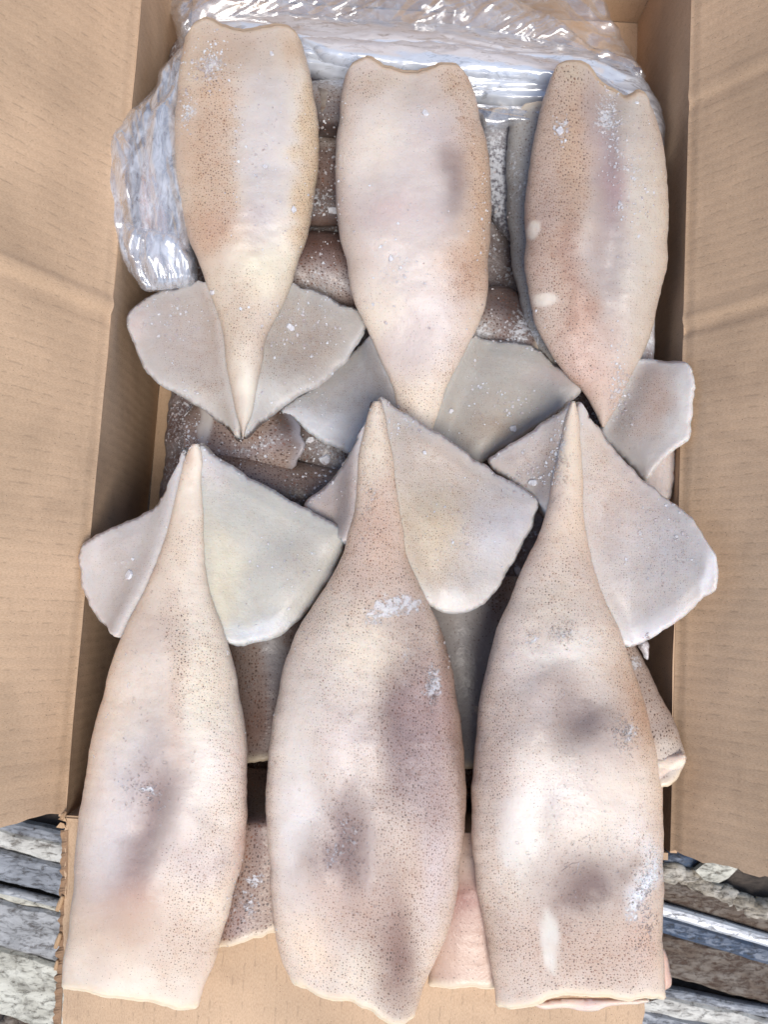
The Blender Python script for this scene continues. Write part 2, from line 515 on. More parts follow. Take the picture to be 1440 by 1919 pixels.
# ------------------------------------------------------------------ squid bodies and fins
def mantle(parent, left, right, end, z0, h, mat, pk, name='mantle', dents=(), rows=200, nu=40, seed=0, lipw=9, lip=(236, 218, 190), under=.6, wall=.004, broad=0.0):
    """tube from tip (first points) to open collar (last points); outlines in photo positions"""
    L, R = resample(left, rows), resample(right, rows)
    e = resample(end, 64)
    t = np.linspace(0, 1, rows)
    zc, hh = prof(z0, t), prof(h, t)
    ang = np.linspace(0, 2 * np.pi, 2 * nu, endpoint=False)
    sx = (1 - np.cos(ang)) / 2                      # 0 left .. 1 right, top half first
    sz = np.sin(ang)
    sz = np.where(sz >= 0, np.abs(sz) ** .9, -np.abs(sz) * under)
    ee = np.stack([np.interp(sx, np.linspace(0, 1, 64), e[:, k]) for k in (0, 1)], 1)
    eo = ee - (L[-1] * (1 - sx)[:, None] + R[-1] * sx[:, None])
    wE = np.clip((t - .80) / .20, 0, 1) ** 2
    px = L[:, None, :] * (1 - sx)[None, :, None] + R[:, None, :] * sx[None, :, None] + eo[None] * wE[:, None, None]
    # ragged hem
    hem = vn(sx * 9 + seed, sx * 0 + seed, seed) * 4 + vn(sx * 30 + seed, sx * 0, seed + 1) * 1.6
    ax = (L[-1] + R[-1]) / 2 - (L[-12] + R[-12]) / 2
    ax = ax / np.linalg.norm(ax)
    px = px + (hem[None, :, None] * ax) * (np.clip((t - .94) / .06, 0, 1) ** 2)[:, None, None]
    # slightly uneven sides
    P = px.reshape(-1, 2)
    Z = np.repeat(zc, 2 * nu)
    side = np.tile(np.abs(2 * sx - 1) ** 2 * np.sign(2 * sx - 1), rows)
    P[:, 0] += side * (vn(P[:, 1] / 45, P[:, 0] * 0 + seed, seed) * 2.2 + vn(P[:, 1] / 11, P[:, 0] * 0 + seed, seed + 9) * .7)
    topw = np.clip(np.tile(sz, rows), 0, 1)
    dz = np.tile(sz, (rows, 1)).ravel() * np.repeat(hh, 2 * nu)
    dz += topw * np.repeat(np.minimum(hh, .02) / .02, 2 * nu) * (vn(P[:, 0] / 85, P[:, 1] / 110, seed) * .0036 + vn(P[:, 0] / 34, P[:, 1] / 40, seed + 2) * .0006 + vn(P[:, 0] / 12, P[:, 1] / 12, seed + 5) * .0003)
    for d in dents:
        dz += topw * blob(P, d[:6]) * d[6]
    V = at(P, Z + dz)
    n2 = 2 * nu
    G = V.reshape(rows, n2, 3)
    PX = P.reshape(rows, n2, 2)
    # collar rim and inside wall
    cen = G[-1].mean(0)
    rings, rpx, rim = [], [], []
    axw = (G[-1] - G[-6]).mean(0)
    axw /= np.linalg.norm(axw)
    zmid = zc[-1]
    for inset, back, m_ in ((.35, .0016, 1.0), (.8, .0012, 1.0), (1.0, -.002, 1.0), (1.0, -.012, .6), (1.0, -.040, .2)):
        g = G[-1].copy()
        hw = np.linalg.norm(g[0] - g[nu]) / 2
        k = 1 - inset * wall / max(hw, .01)
        g[:, :2] = cen[:2] + (g[:, :2] - cen[:2]) * k
        zt = g[:, 2] - zmid
        g[:, 2] = zmid + np.sign(zt) * np.maximum(np.abs(zt) - inset * wall * np.abs(sz) ** .5, np.abs(zt) * .12)
        g += axw * back
        rings.append(g)
        rpx.append(PX[-1])
        rim.append(m_)
    A = np.concatenate([G.reshape(-1, 3)] + rings)
    PP = np.concatenate([P] + rpx)
    tot = rows + len(rings)
    F = []
    for i in range(tot - 1):
        a = i * n2
        for j in range(n2):
            k = (j + 1) % n2
            F.append((a + j, a + k, a + n2 + k, a + n2 + j))
    F.append(tuple(range(n2 - 1, -1, -1)))
    F.append(tuple((tot - 1) * n2 + j for j in range(n2)))
    at_ = paint(PP, seed=seed, broad=broad, **pk)
    if broad:      # pigment crowds towards the sides; the tint there is warmer
        ed = np.concatenate([np.tile(np.abs(2 * sx - 1), rows), np.tile(np.abs(2 * sx - 1), len(rings))])
        w = ed ** 6 * (.55 + .45 * vn(PP[:, 1] / 60, np.sign(np.tile(2 * sx - 1, tot)) * 3.3, seed + 21))
        at_['spot'] = at_['spot'] + .55 * w * (PP[:, 1] < 1790)
        e2 = (ed ** 8 * (.32 if seed > 3 else .1))[:, None]
        at_['tint'] = at_['tint'] * (1 - e2) + lin((232, 198, 164)) * e2
    # pale cut rim
    rw = np.zeros(len(PP))
    dist_end = np.linalg.norm(PX[-1][None] - PX, axis=2)
    rw[:rows * n2] = np.exp(-(dist_end.ravel() / lipw) ** 2) * .75
    rw[rows * n2:] = np.repeat(rim, n2)
    at_['tint'] = at_['tint'] * (1 - rw[:, None]) + lin(lip) * .9 * rw[:, None]
    at_['spot'] = at_['spot'] * (1 - np.clip(rw * 1.3, 0, 1))
    # uv in metres: across by arc, along by length
    gw = np.linalg.norm(G[:, 0] - G[:, nu], axis=1) / 2
    arc = (ang - np.pi / 2)[None, :] * np.maximum(.55 * gw + .45 * hh, .002)[:, None] * 1.05
    # wrap seam sits underneath
    arc = np.where(ang[None, :] > 1.5 * np.pi, arc - 2 * np.pi * np.maximum(.55 * gw + .45 * hh, .002)[:, None], arc)
    cl = np.concatenate([[0], np.cumsum(np.linalg.norm(np.diff((G[:, 0] + G[:, nu]) / 2, axis=0), axis=1))])
    UV = np.stack([arc, np.repeat(cl[:, None], n2, 1)], 2).reshape(-1, 2)
    UV = np.concatenate([UV] + [UV[-n2:]] * len(rings)) + seed * .37
    return mesh_obj(name, A, F, mat, parent, True, at_, UV)


def zplane(pts):
    a = np.array(pts, float)
    if len(a) < 6:
        A = np.c_[a[:, :2], np.ones(len(a))]
        c = np.linalg.lstsq(A, a[:, 2], rcond=None)[0]
        return lambda p: p @ c[:2] + c[2]
    s = 400.
    B = lambda p: np.c_[p / s, (p / s) ** 2, (p[:, :1] * p[:, 1:2]) / s ** 2, np.ones(len(p))]
    c = np.linalg.lstsq(B(a[:, :2]), a[:, 2], rcond=None)[0]
    return lambda p: B(p) @ c


def fill(poly, step, wobble=0.0, seed=0, smooth_n=None):
    """smoothed outline + inner grid -> points, triangles, distance to outline"""
    per = np.linalg.norm(np.diff(np.vstack([poly, poly[:1]]), axis=0), axis=1).sum()
    nb = smooth_n or max(24, int(per / (step * .8)))
    out = resample(poly, nb, closed=True)
    if wobble:
        c = np.arange(nb) * per / nb
        nrm = np.roll(out, -1, 0) - np.roll(out, 1, 0)
        nrm = np.stack([nrm[:, 1], -nrm[:, 0]], 1) / (np.linalg.norm(nrm, axis=1)[:, None] + 1e-9)
        out = out + nrm * ((vn(c / 24, c * 0, seed) * wobble + vn(c / 7, c * 0, seed + 1) * wobble * .5)[:, None])
    x0, y0 = out.min(0)
    x1, y1 = out.max(0)
    gx, gy = np.meshgrid(np.arange(x0, x1, step), np.arange(y0, y1, step * .866))
    gx = gx + (np.arange(gx.shape[0]) % 2)[:, None] * step / 2
    g = np.stack([gx.ravel(), gy.ravel()], 1)
    a, b = out, np.roll(out, -1, 0)

    def dist(q):
        r = np.full(len(q), 1e9)
        for i in range(len(a)):
            ab = b[i] - a[i]
            tt = np.clip(((q - a[i]) @ ab) / (ab @ ab + 1e-9), 0, 1)
            r = np.minimum(r, np.hypot(*(q - a[i] - tt[:, None] * ab).T))
        return r

    ins = np.zeros(len(g), bool)
    for i in range(len(a)):
        c = (a[i, 1] > g[:, 1]) != (b[i, 1] > g[:, 1])
        with np.errstate(divide='ignore', invalid='ignore'):
            xx = (b[i, 0] - a[i, 0]) * (g[:, 1] - a[i, 1]) / (b[i, 1] - a[i, 1]) + a[i, 0]
        ins ^= c & (g[:, 0] < xx)
    g = g[ins]
    dg = dist(g)
    g = g[dg > step * .6]
    pts = np.vstack([out, g])
    res = delaunay_2d_cdt([Vector(p) for p in pts], [(i, (i + 1) % nb) for i in range(nb)], [], 1, 1e-5)
    vp = np.array([tuple(v) for v in res[0]])
    tri = np.array([tuple(f) for f in res[2]], int)
    # keep the outline as the boundary
    d = dist(vp)
    d[d < 1e-3] = 0
    # consistent upward winding (photo y runs down)
    p0, p1, p2 = vp[tri[:, 0]], vp[tri[:, 1]], vp[tri[:, 2]]
    cr = (p1 - p0)[:, 0] * (p2 - p0)[:, 1] - (p1 - p0)[:, 1] * (p2 - p0)[:, 0]
    tri[cr > 0] = tri[cr > 0][:, ::-1]
    return vp, tri, d


def plate(parent, name, poly, zf, mat, pk=None, thick=.006, rnd=14., step=6., wob=1.2, ripple=.0012, seed=0, edge_tint=None, under=.6, lift=None, uvscale=1.0):
    """soft slab with rounded edge from an outline in photo positions"""
    vp, tri, d = fill(np.array(poly, float), step, wob, seed)
    z = zf(vp)
    V = at(vp, z)
    k = np.clip(d / rnd, 0, 1)
    pr = (np.clip(1 - (1 - k) ** 2, 0, 1)) ** .5 * (.45 + .55 * np.clip(d / (rnd * 3), 0, 1))
    rip = (vn(vp[:, 0] / 90, vp[:, 1] / 90, seed) * 2.4 + vn(vp[:, 0] / 30, vp[:, 1] / 30, seed + 1) * .16 + vn(vp[:, 0] / 9, vp[:, 1] / 9, seed + 2) * .04) * ripple
    if lift is not None:      # flesh swells where the fin joins the tail
        dm = np.min(np.hypot(vp[:, None, 0] - lift[None, :, 0], vp[:, None, 1] - lift[None, :, 1]), axis=1)
        near = np.argmin(np.hypot(vp[:, None, 0] - lift[None, :, 0], vp[:, None, 1] - lift[None, :, 1]), axis=1)
        wl = np.exp(-(dm / 24) ** 2) * np.clip(d / 5, 0, 1)
        V[:, 2] += wl * (lift[near, 2] + .0016 - thick * .62 * pr - V[:, 2])
        rip = rip * (1 - wl)
    top = V.copy()
    top[:, 2] += pr * thick * .62 + rip
    bot = V.copy()
    bot[:, 2] += -pr * thick * under + rip
    n = len(V)
    inner = d > 0
    bi = np.where(inner, np.arange(n) + n, np.arange(n))
    A = np.vstack([top, bot])
    F = [tuple(t) for t in tri] + [tuple(bi[t][::-1]) for t in tri]
    # drop unused
    used = np.zeros(2 * n, bool)
    for f in F:
        used[list(f)] = True
    idx = np.cumsum(used) - 1
    A = A[used]
    F = [tuple(idx[list(f)]) for f in F]
    P2 = np.vstack([vp, vp])[used]
    D2 = np.concatenate([d, d])[used]
    at_ = None
    if pk is not None:
        at_ = paint(P2, seed=seed, **pk)
        if edge_tint is not None:
            w = np.exp(-(D2 / 8) ** 2)[:, None] * .35
            at_['tint'] = at_['tint'] * (1 - w) + lin(edge_tint) * .93 * w
            at_['spot'] = at_['spot'] * (1 - np.exp(-(D2 / 22) ** 2))
    UV = A[:, :2] * uvscale + seed * .37
    return mesh_obj(name, A, F, mat, parent, True, at_, UV)


# ------------------------------------------------------------------ the cardboard box
BX0, BX1, BY0, BY1, BD = -.192, .195, -.143, .517, .14
TH = .0045
box = thing('cardboard_box', 'open brown corrugated cardboard box filled with frozen squid, flaps folded outward', 'box', ((BX0 + BX1) / 2, (BY0 + BY1) / 2, -BD - TH))


def panel(name, o, u, v, lu, lv, mat, ridges=(), nu=60, nv=30, seed=0, bow=.0, ragged=(0, 0, 0, 0), score=True, flip=False):
    """corrugated sheet; visible face is o + u*i + v*j, thickness goes behind it"""
    o, u, v = np.array(o, float), np.array(u, float), np.array(v, float)
    u /= np.linalg.norm(u)
    v /= np.linalg.norm(v)
    n = np.cross(u, v)
    if flip:
        n = -n
    I, J = np.meshgrid(np.linspace(0, lu, nu), np.linspace(0, lv, nv), indexing='ij')
    i, j = I.ravel(), J.ravel()
    e = .5
    ii, jj = i.copy(), j.copy()
    for side, amp in enumerate(ragged):
        if not amp:
            continue
        c = (j if side < 2 else i)
        nz = (vn(c / .012, c * 0 + side, seed) * .6 + vn(c / .004, c * 0 + side, seed + 5) * .4) * amp
        if side == 0: ii += np.where(i < 1e-9, nz, 0)
        if side == 1: ii += np.where(i > lu - 1e-9, nz, 0)
        if side == 2: jj += np.where(j < 1e-9, nz, 0)
        if side == 3: jj += np.where(j > lv - 1e-9, nz, 0)
    d = vn(i / .09, j / .09, seed) * .0012 + vn(i / .03, j / .05, seed + 1) * .0004
    d *= np.clip(j / .03, 0, 1) if score else 1.0
    d += bow * np.sin(np.pi * np.clip(i / lu, 0, 1)) * (j / lv)
    if score:
        d += -.0007 * np.exp(-((j - .0035) / .0012) ** 2) + .0004 * np.exp(-((j - .0065) / .0012) ** 2)
    for r in ridges:      # (u at v=0, u at v=lv, height, width)
        uc = r[0] + (r[1] - r[0]) * j / lv
        d += r[2] * np.exp(-((i - uc) / r[3]) ** 2) - .6 * r[2] * np.exp(-((i - uc - 2.2 * r[3]) / r[3]) ** 2)
    f = o + ii[:, None] * u + jj[:, None] * v + d[:, None] * n
    b = o + ii[:, None] * u + jj[:, None] * v + (d - TH)[:, None] * n
    A = np.vstack([f, b])
    N = nu * nv
    F = []
    for a in range(nu - 1):
        for c in range(nv - 1):
            q = (a * nv + c, (a + 1) * nv + c, (a + 1) * nv + c + 1, a * nv + c + 1)
            F.append(q)
            F.append(tuple(x + N for x in q[::-1]))
    loop = [a * nv for a in range(nu)] + [(nu - 1) * nv + c for c in range(1, nv)] + [a * nv + nv - 1 for a in range(nu - 2, -1, -1)] + [c for c in range(nv - 2, 0, -1)]
    for k in range(len(loop)):
        p, q = loop[k], loop[(k + 1) % len(loop)]
        F.append((q, p, p + N, q + N))
    UV = np.stack([i, j], 1)
    ob = mesh_obj(name, A, F, mat, box, True, None, np.vstack([UV, UV + 3]))
    md = ob.modifiers.new('edge', 'EDGE_SPLIT')
    md.split_angle = math.radians(40)
    return ob


E_L, E_R = math.radians(56), math.radians(53)
G = .0006
# side flaps run up and outward from the rim
panel('flap', (BX0, BY1, G), (0, -1, 0), (-math.cos(E_L), 0, math.sin(E_L)), BY1 - BY0 - .002, .20, M_KRAFT,
      ridges=((.324, .318, .0022, .0045), (.63, .64, .0008, .006)), nu=220, nv=60, seed=3, ragged=(0, .0022, 0, 0), flip=True)
panel('flap', (BX1, BY0 + .002, G), (0, 1, 0), (math.cos(E_R), 0, math.sin(E_R)), BY1 - BY0 - .002, .20, M_KRAFT,
      ridges=((.34, .352, -.0020, .0036), (.50, .505, -.0014, .004)), nu=220, nv=60, seed=8, ragged=(.003, 0, 0, 0), flip=True)
# front flap lies outward and droops a little
panel('flap', (BX0 + .001, BY0 - .001, -.001), (1, 0, 0), (.012, -math.cos(.19), -math.sin(.19)), BX1 - BX0 - .010, .20, M_KRAFT, nu=120, nv=70, seed=14, ragged=(.0018, .0012, 0, 0), flip=True)
# back flap leans back
panel('flap', (BX1 - .003, BY1 + .001, G), (-1, 0, 0), (0, math.cos(.9), math.sin(.9)), BX1 - BX0 - .006, .19, M_KRAFT, nu=60, nv=30, seed=21, flip=True)
# walls (inside face towards the squid)
panel('wall', (BX0, BY0, -BD), (0, 1, 0), (0, 0, 1), BY1 - BY0, BD, M_KRAFT_IN, nu=120, nv=24, seed=31, score=False)
panel('wall', (BX1, BY1, -BD), (0, -1, 0), (0, 0, 1), BY1 - BY0, BD, M_KRAFT_IN, nu=120, nv=24, seed=32, score=False)
panel('wall', (BX0 + .0005, BY1, -BD), (1, 0, 0), (0, 0, 1), BX1 - BX0 - .001, BD, M_KRAFT_IN, nu=60, nv=24, seed=33, score=False)
panel('wall', (BX1 - .0005, BY0, -BD), (-1, 0, 0), (0, 0, 1), BX1 - BX0 - .001, BD - .002, M_KRAFT_IN, nu=60, nv=24, seed=34, score=False)
panel('bottom', (BX0 + .0005, BY0 + .0005, -BD + .0002), (1, 0, 0), (0, 1, 0), BX1 - BX0 - .001, BY1 - BY0 - .001, M_KRAFT_IN, nu=30, nv=40, seed=35, score=False)


# ragged fluting that shows along the cut left side of the front flap, and peeled curls of liner
def ragged_strip(pts, z, width, seed, name, mat):
    c = resample(pts, 90)
    k = np.arange(90)
    off = width * (.1 + .9 * np.abs(vn(k / 3.7, k * 0. + seed, seed)) ** 1.5 + .35 * np.abs(vn(k * 1.3, k * 0. + seed, seed + 2)))
    a = at(c + np.array([[9, 0]]), z)
    b = at(c - np.stack([off, np.zeros(90)], 1), z - .0022)
    b[:, 2] += .0012 * np.sin(k * 1.15)
    A = np.vstack([a, b, a - [0, 0, .0012], b - [0, 0, .0010]])
    F = []
    for i in range(89):
        F += [(i, i + 1, 91 + i, 90 + i), (180 + i, 270 + i, 271 + i, 181 + i), (90 + i, 91 + i, 271 + i, 270 + i)]
    return mesh_obj(name, A, F, mat, box, False, None, A[:, :2])


kk = np.linspace(0, 1, 90)
ragged_strip([(118, 1556), (117, 1640), (114, 1730), (109, 1820), (104, 1925)], np.interp(kk, [0, 1], [-.0020, -.0265]), 7, 5, 'torn_edge', M_FLUTE)


def curl(px, z, w, ln, rot, seed):
    """paper liner peeled into a small roll"""
    c = at([px], z)[0]
    n, m = 16, 9
    A, F = [], []
    for i in range(n):
        th = i / (n - 1) * 2 * math.pi * 1.25
        for j in range(m):
            s = j / (m - 1) - .5
            r = w * (.55 + .45 * i / n) * (1 - 1.3 * s * s)
            p = Vector((r * math.cos(th + s * 1.4), s * ln, r * math.sin(th + s * 1.4)))
            p.rotate(Euler((.15, 0, rot)))
            A.append((c[0] + p.x, c[1] + p.y, c[2] + p.z))
    for i in range(n - 1):
        for j in range(m - 1):
            a = i * m + j
            F.append((a, a + 1, a + m + 1, a + m))
    o = mesh_obj('torn_paper_curl', A, F, M_TORN, box, True, None, np.array(A)[:, :2])
    s = o.modifiers.new('s', 'SOLIDIFY')
    s.thickness = .0005


curl((112, 1692), -.011, .0022, .011, -.35, 1)
curl((108, 1762), -.016, .0021, .011, -.3, 2)
curl((105, 1808), -.020, .0016, .007, -.2, 3)


def shred(pts, z, seed):
    """torn scrap of liner at the split corner"""
    p = at(pts, z)
    p[:, 2] += RNG.uniform(-.001, .002, len(p))
    c = p.mean(0)
    n = len(p)
    A = np.vstack([p, p - [0, 0, .0009]])
    F = [tuple(range(n)), tuple(range(2 * n - 1, n - 1, -1))] + [(i, i + n, (i + 1) % n + n, (i + 1) % n) for i in range(n)]
    mesh_obj('torn_scrap', A, F, M_TORN, box, False, None, A[:, :2])


shred([(104, 1551), (113, 1541), (120, 1543), (122, 1552), (116, 1553)], .0015, 1)
shred([(110, 1534), (116, 1529), (121, 1520), (126, 1521), (122, 1531), (125, 1540), (118, 1538)], .004, 2)


def edge_lip(pts, zs, name, w, seed):
    """pale torn liner along the cut end of a side flap"""
    c = resample(pts, 70)
    z = np.interp(np.linspace(0, 1, 70), np.linspace(0, 1, len(zs)), zs)
    k = np.arange(70.)
    o = w * (.5 + .5 * vn(k / 3.1, k * 0, seed))
    a = at(c, z)
    b = at(c + np.stack([o * 0, o], 1), z - .0012)
    A = np.vstack([a, b])
    F = [(i, 70 + i, 71 + i, i + 1) for i in range(69)]
    ob = mesh_obj(name, A, F, M_TORN, box, False, None, A[:, :2])
    s = ob.modifiers.new('s', 'SOLIDIFY')
    s.thickness = .0006


# ------------------------------------------------------------------ ground under the box
gz = -.168
gp = [(-1.2, -1.2), (1.2, -1.2), (1.2, 1.2), (-1.2, 1.2)]
ground = mesh_obj('ground', [(x, y, gz) for x, y in gp], [(0, 1, 2, 3)], M_DIRT, None, False)
tag(ground, 'dark dirty ground under worn boards and rails', None, None, 'structure')


def board(name, a, b, wpx, z, th, mat, ext=(260, 260), seed=0, rag=1.0):
    """long plank whose middle line passes a and b (photo positions)"""
    a, b = np.array(a, float), np.array(b, float)
    d = (b - a) / np.linalg.norm(b - a)
    a, b = a - d * ext[0], b + d * ext[1]
    A3, B3 = at([a], z)[0], at([b], z)[0]
    ax = B3 - A3
    ln = np.linalg.norm(ax)
    ax /= ln
    pr = np.array([-ax[1], ax[0], 0])
    pr /= np.linalg.norm(pr)
    w = wpx / F_PX * (CAM_H - z)
    n = max(30, int(ln / .006))
    bev = min(.0025, w * .2)
    prof_ = [(-w / 2, -th), (-w / 2, -bev), (-w / 2 + bev, 0), (0, .0004), (w / 2 - bev, 0), (w / 2, -bev), (w / 2, -th)]
    A, F = [], []
    m = len(prof_)
    s = np.linspace(0, ln, n)
    e1 = vn(s / .02, s * 0, seed) * .0012 * rag + vn(s / .006, s * 0, seed + 1) * .0007 * rag
    e2 = vn(s / .02, s * 0, seed + 2) * .0012 * rag + vn(s / .006, s * 0, seed + 3) * .0007 * rag
    zz = vn(s / .05, s * 0, seed + 4) * .0006
    for i in range(n):
        for (x, y) in prof_:
            q = x + (e1[i] if x < 0 else e2[i] if x > 0 else 0)
            A.append(A3 + ax * s[i] + pr * q + np.array([0, 0, y + zz[i]]))
    for i in range(n - 1):
        for j in range(m - 1):
            c = i * m + j
            F.append((c, c + m, c + m + 1, c + 1))
    F += [tuple(range(m)), tuple((n - 1) * m + j for j in range(m - 1, -1, -1))]
    return mesh_obj(name, A, F, mat, ground, False)


def pipe(name, a, b, r, z, mat, ext=(260, 260)):
    a, b = np.array(a, float), np.array(b, float)
    d = (b - a) / np.linalg.norm(b - a)
    A3, B3 = at([a - d * ext[0]], z)[0], at([b + d * ext[1]], z)[0]
    ax = (B3 - A3) / np.linalg.norm(B3 - A3)
    pr = np.array([-ax[1], ax[0], 0])
    A, F = [], []
    for e in (A3, B3):
        for k in range(16):
            t = k / 16 * 2 * math.pi
            A.append(e + pr * r * math.cos(t) + np.array([0, 0, r * math.sin(t)]))
    for k in range(16):
        F.append((k, (k + 1) % 16, 16 + (k + 1) % 16, 16 + k))
    F += [tuple(range(15, -1, -1)), tuple(range(16, 32))]
    return mesh_obj(name, A, F, mat, ground, True)


ZB = -.150
board('plank', (0, 1548), (115, 1573), 26, ZB - .002, .012, M_STEEL, (300, 40), 1, .5)
board('plank', (0, 1574), (115, 1599), 34, ZB, .012, M_WHITE, (300, 60), 2)
board('plank', (0, 1623), (115, 1651), 52, ZB - .001, .012, M_STEEL, (300, 80), 3, .9)
pipe('pipe', (0, 1666), (115, 1694), .0036, ZB - .006, M_STEEL, (300, 90))
board('plank', (0, 1680), (115, 1706), 11, ZB - .003, .010, M_CREAM, (300, 90), 4)
board('plank', (0, 1731), (115, 1760), 80, ZB - .001, .012, M_GREY, (300, 120), 5)
board('plank', (0, 1840), (115, 1872), 112, ZB, .012, M_CREAM, (300, 240), 6)
board('plank', (1250, 1668), (1440, 1731), 38, ZB - .006, .008, M_RUST, (100, 260), 11)
board('rail', (1250, 1708), (1440, 1764), 22, ZB, .010, M_SILVER, (120, 260), 12, .3)
board('rail', (1250, 1735), (1440, 1792), 30, ZB - .003, .010, M_BLUE, (140, 260), 13, .3)
board('plank', (1250, 1789), (1440, 1842), 72, ZB - .005, .008, M_RUST, (160, 260), 14)
board('rail', (1250, 1862), (1440, 1899), 15, ZB - .001, .010, M_STEEL, (160, 260), 15, .4)
board('plank', (1250, 1886), (1440, 1928), 34, ZB, .012, M_WHITE, (200, 260), 16)
board('plank', (1250, 1925), (1440, 1968), 38, ZB - .002, .012, M_STEEL, (240, 260), 17)


def lump(px, z, r, mat, name='rubble', seed=0, sq=(1, 1, .7)):
    c = at([px], z)[0]
    bm = bmesh.new()
    bmesh.ops.create_icosphere(bm, subdivisions=3, radius=1.0)
    A = np.array([v.co[:] for v in bm.verts])
    F = [tuple(v.index for v in f.verts) for f in bm.faces]
    bm.free()
    k = 1 + .28 * vn(A[:, 0] * 1.7 + seed, A[:, 1] * 1.7 + A[:, 2], seed) + .16 * vn(A[:, 0] * 4.5, A[:, 1] * 4.5 + A[:, 2] * 4, seed + 1) + .09 * vn(A[:, 0] * 10, A[:, 1] * 10 + A[:, 2] * 9, seed + 2)
    A = A * k[:, None] * np.array(sq) * r
    return mesh_obj(name, A + c, F, mat, ground, True)


for i, (x, y, r) in enumerate([(1262, 1634, .0085), (1290, 1644, .007), (1312, 1655, .0075), (1338, 1667, .007), (1362, 1678, .0085), (1390, 1692, .0085), (1416, 1704, .0085), (1445, 1706, .0105)]):
    lump((x, y), ZB - .010, r * 1.15, M_STONE, seed=i * 3, sq=(1.3, .8, .7))
for i, (x, y, r) in enumerate([(20, 1912, .006), (48, 1908, .005), (75, 1915, .007), (8, 1925, .006)]):
    lump((x, y), ZB - .010, r, M_RUST, seed=40 + i)
lump((1275, 1606), ZB - .012, .010, M_BLUE, seed=51, sq=(1.4, .7, .5))
pc = at([(1304, 1632), (1322, 1618), (1352, 1612), (1384, 1628), (1366, 1646), (1348, 1655), (1322, 1650)], ZB - .001)
n = len(pc)
chip = mesh_obj('paint_chip', np.vstack([pc, pc - [0, 0, .006]]), [tuple(range(n))[::-1], tuple(range(n, 2 * n))] + [(i, (i + 1) % n, (i + 1) % n + n, i + n) for i in range(n)], M_CREAM, None, False)
tag(chip, 'angular cream chip lying on the dark ground below the right flap', 'chip')

# ------------------------------------------------------------------ frozen block underneath
blk = [(330, 100), (560, 110), (800, 110), (1010, 120), (1190, 160), (1215, 420), (1212, 760), (1205, 1150), (1190, 1480), (900, 1500), (500, 1490), (255, 1440), (280, 1100), (318, 760), (330, 420)]
ib = plate(None, 'frozen_block', blk, lambda p: np.full(len(p), -.092), M_ICE, None, .050, 16, 9., 3, .003, 5, under=.90)
tag(ib, 'frosty dark slab of ice under the squid, seen in the gaps', 'ice')

# ------------------------------------------------------------------ squid in the layer below (dark, frosted)
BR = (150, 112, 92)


def under_squid(label, left, right, end, z0, h, pk, seed, **kw):
    c = at([np.mean(left + right, axis=0)], -.07)[0]
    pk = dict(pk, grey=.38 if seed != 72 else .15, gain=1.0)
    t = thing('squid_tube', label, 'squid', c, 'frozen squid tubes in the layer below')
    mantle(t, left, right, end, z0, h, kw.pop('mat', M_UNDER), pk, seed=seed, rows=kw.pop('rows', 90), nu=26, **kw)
    return t


Z0 = [(0, -.045), (1, -.040)]
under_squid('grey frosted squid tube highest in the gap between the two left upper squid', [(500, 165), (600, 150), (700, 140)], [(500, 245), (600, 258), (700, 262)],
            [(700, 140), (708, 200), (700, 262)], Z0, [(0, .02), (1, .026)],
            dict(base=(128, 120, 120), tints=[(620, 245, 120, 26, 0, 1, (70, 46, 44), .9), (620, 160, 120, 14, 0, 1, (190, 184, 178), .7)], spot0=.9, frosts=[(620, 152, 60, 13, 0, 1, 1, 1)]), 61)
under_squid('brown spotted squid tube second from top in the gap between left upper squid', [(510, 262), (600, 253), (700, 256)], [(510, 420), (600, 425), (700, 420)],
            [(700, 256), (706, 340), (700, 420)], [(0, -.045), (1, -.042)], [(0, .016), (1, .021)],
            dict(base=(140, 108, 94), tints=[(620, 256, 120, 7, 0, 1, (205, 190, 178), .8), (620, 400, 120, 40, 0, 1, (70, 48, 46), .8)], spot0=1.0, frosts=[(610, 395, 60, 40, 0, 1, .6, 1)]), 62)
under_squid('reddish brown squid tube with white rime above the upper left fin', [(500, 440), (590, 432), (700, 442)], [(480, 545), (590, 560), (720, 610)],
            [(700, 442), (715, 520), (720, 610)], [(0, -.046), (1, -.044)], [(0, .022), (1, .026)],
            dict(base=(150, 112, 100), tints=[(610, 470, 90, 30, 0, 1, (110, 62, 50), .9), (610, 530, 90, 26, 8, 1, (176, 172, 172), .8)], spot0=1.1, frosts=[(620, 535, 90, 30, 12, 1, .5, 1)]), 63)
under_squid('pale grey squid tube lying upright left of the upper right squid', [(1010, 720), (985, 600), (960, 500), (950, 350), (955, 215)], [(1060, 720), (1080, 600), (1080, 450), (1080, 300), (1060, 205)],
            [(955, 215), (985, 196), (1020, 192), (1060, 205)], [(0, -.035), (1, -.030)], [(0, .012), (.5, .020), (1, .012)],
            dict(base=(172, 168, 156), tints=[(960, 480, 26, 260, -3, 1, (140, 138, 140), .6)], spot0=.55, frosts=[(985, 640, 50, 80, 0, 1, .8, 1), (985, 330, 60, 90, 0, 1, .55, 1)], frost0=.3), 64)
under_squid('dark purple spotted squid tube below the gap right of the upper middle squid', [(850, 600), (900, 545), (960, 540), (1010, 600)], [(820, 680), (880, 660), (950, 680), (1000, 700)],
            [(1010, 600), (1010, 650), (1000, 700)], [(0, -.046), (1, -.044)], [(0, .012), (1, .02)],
            dict(base=(140, 116, 110), tints=[(950, 560, 40, 24, 30, 1, (86, 62, 60), .9), (900, 610, 30, 24, 0, 1, (180, 172, 166), .7)], spot0=1.0, frosts=[(900, 620, 40, 26, 0, 1, .9, 1), (985, 620, 30, 60, 0, 1, .9, 1)]), 65)
